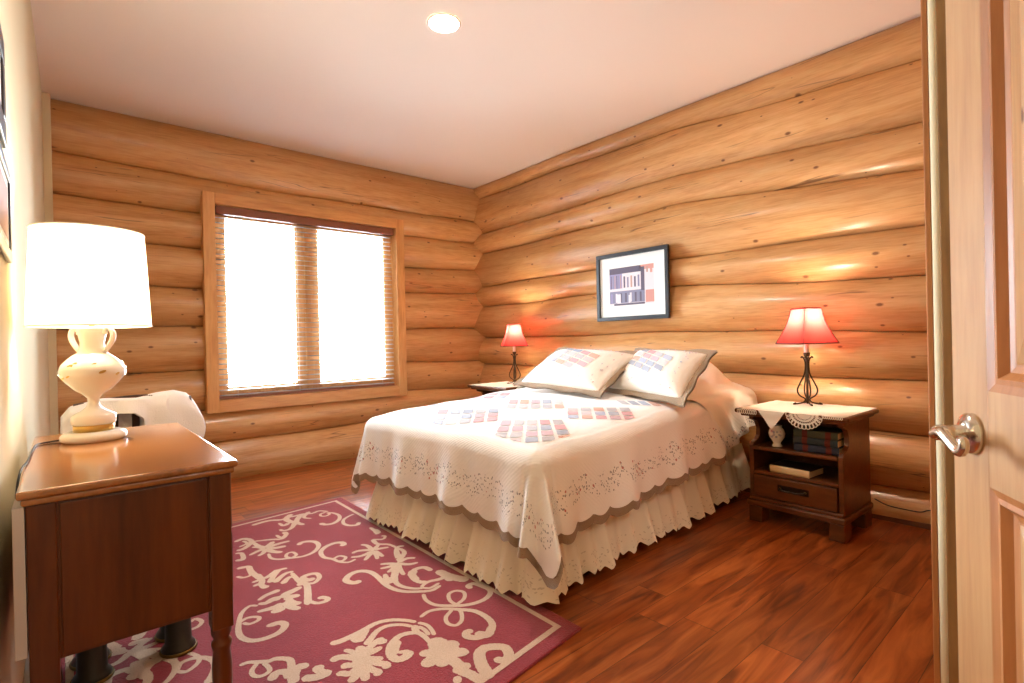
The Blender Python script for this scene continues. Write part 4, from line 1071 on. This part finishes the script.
# ------------------------------------------------------------------ pictures
def framed(name, label, loc, rz, w, h, fw=.026, matw=.09, depth=.022):       # local: picture in x-z plane, faces -y
    o = thing(name, label, 'picture', loc, rz)
    f = MB()
    for a in ((-w/2, w/2, h/2-fw, h/2), (-w/2, w/2, -h/2, -h/2+fw), (-w/2, -w/2+fw, -h/2+fw, h/2-fw), (w/2-fw, w/2, -h/2+fw, h/2-fw)): f.box(a[0], a[1], -depth, 0, a[2], a[3], .003)
    f.build('frame', M['black_frame'], o)
    MB().box(-w/2+fw, w/2-fw, -.006, -.001, -h/2+fw, h/2-fw).build('mat_board', M['mat'], o)
    return o
pc = framed('framed_picture', 'black framed old storefront photograph with white mat on the log wall above the pillows', (W-.012, 2.393, 1.391), -PI/2, .655, .523, fw=.03)
IM = [simple('print_'+n, c, .7) for n, c in (('slate', (134, 134, 160)), ('dark', (98, 90, 110)), ('pale', (226, 218, 224)), ('rose', (206, 150, 140)), ('violet', (150, 146, 186)), ('tan', (186, 150, 140)))]
pi_ = MB(); px0, px1, pz0, pz1 = -.205, .20, -.145, .145
def R_(x0, x1, z0, z1, mi, y=-.0065): 
    X = lambda t: px0+(px1-px0)*t; Z = lambda t: pz0+(pz1-pz0)*t
    pi_.quad((X(x0), y, Z(z0)), (X(x1), y, Z(z0)), (X(x1), y, Z(z1)), (X(x0), y, Z(z1)), mi=mi)
R_(0, 1, 0, 1, 2)
R_(0, .72, .84, 1, 1, -.0068); R_(0, .3, .45, .84, 4, -.0068); R_(.3, .72, .42, .84, 2, -.0069); R_(.72, .8, .35, .95, 1, -.0069); R_(.7, 1, .88, 1, 3, -.0068); R_(.84, .88, .8, .95, 5, -.007); R_(.92, .97, .78, .96, 3, -.007)
R_(0, .8, .06, .38, 0, -.0068); R_(.82, 1, .04, .35, 3, -.0068); R_(.1, .8, 0, .05, 1, -.0069)
for k in range(5): R_(.33+.08*k, .37+.08*k, .46, .76-.03*(k % 2), (1, 0, 5, 1, 0)[k], -.0071)
for k in range(6): R_(.03+.045*k, .05+.045*k, .45, .8, (1, 0, 5)[k % 3], -.0071)
for k in range(7): R_(.03+.11*k, .07+.11*k, .08, .32, (4, 2, 1, 1, 2, 1, 1)[k], -.0071)
R_(.18, .26, .06, .30, 2, -.0072); R_(.44, .48, .06, .26, 2, -.0072)
pi_.build('print', IM, pc, recalc=False)
p1 = framed('framed_picture', 'upper of two black framed pictures on the plaster wall, cut by the photo edge', (.001, 1.39, 1.565), PI/2, .42, .235, fw=.055, depth=.01)
p2 = framed('framed_picture', 'lower of two black framed pictures on the plaster wall beside the white drum shade', (.001, 1.49, 1.31), PI/2, .40, .21, fw=.026, depth=.01)

for pic_, w_p, h_p in ((p1, .24, .09), (p2, .30, .12)):
    MB().quad((-w_p/2, -.0065, -h_p/2), (w_p/2, -.0065, -h_p/2), (w_p/2, -.0065, h_p/2), (-w_p/2, -.0065, h_p/2)).build('print', IM[5], pic_)
# ------------------------------------------------------------------ lights
wd = bpy.data.worlds.new('World'); SC.world = wd; wd.use_nodes = True
bg = wd.node_tree.nodes['Background']; bg.inputs[0].default_value = (.80, .90, 1, 1); bg.inputs[1].default_value = 40.0
def lamp(name, kind, loc, power, color, size=.1, rot=None, **k):
    d = bpy.data.lights.new(name, kind); d.energy = power; d.color = color
    if kind == 'AREA': d.size = size
    elif kind in ('POINT', 'SPOT'): d.shadow_soft_size = size
    for a, v in k.items(): setattr(d, a, v)
    o = bpy.data.objects.new(name, d); C.objects.link(o); o.location = loc
    if rot: o.rotation_euler = rot
    return o
WARM = (1, .86, .66)
pl_ = lamp('window_portal', 'AREA', ((OX0+OX1)/2, L+.24, (OZ0+OZ1)/2), 1, (1, 1, 1), rot=(PI/2, 0, 0), shape='RECTANGLE', size=OX1-OX0); pl_.data.size_y = OZ1-OZ0
pl_.rotation_euler = (-PI/2, 0, 0); pl_.data.cycles.is_portal = True
lamp('urn_lamp_light', 'POINT', (.158, 1.85, 1.20), 15, WARM, .04)
lamp('near_lamp_light', 'POINT', (3.19, 1.115, 1.078), 17, WARM, .03)
lamp('far_lamp_light', 'POINT', (3.165, 3.535, 1.078), 17, WARM, .03)
lamp('downlight', 'SPOT', (1.578, 2.189, H-.02), 40, (1, 1, .97), .06, rot=(0, 0, 0), spot_size=math.radians(150), spot_blend=.6)
lamp('added_fill_light', 'POINT', (.9, -.95, 2.0), 19, (1, 1, .98), .2)  # unseen lamp added behind the camera as fill for room and ceiling

# ------------------------------------------------------------------ camera and view
cd = bpy.data.cameras.new('Camera'); co = bpy.data.objects.new('Camera', cd); C.objects.link(co)
cd.sensor_width = 36; cd.lens = 36*FPX/1024; cd.clip_start = .01
co.matrix_world = Matrix(((_r[0], _u[0], -_f[0], CAM[0]), (_r[1], _u[1], -_f[1], CAM[1]), (_r[2], _u[2], -_f[2], CAM[2]), (0, 0, 0, 1)))
SC.camera = co
SC.view_settings.view_transform = 'Standard'; SC.view_settings.look = 'None'; SC.view_settings.gamma = 1; SC.view_settings.use_curve_mapping = False
SC.view_settings.exposure = 0.8
SC.cycles.use_denoising = True
SC.cycles.max_bounces = 8; SC.cycles.diffuse_bounces = 5; SC.cycles.caustics_reflective = False; SC.cycles.caustics_refractive = False
SC.cycles.sample_clamp_indirect = 8
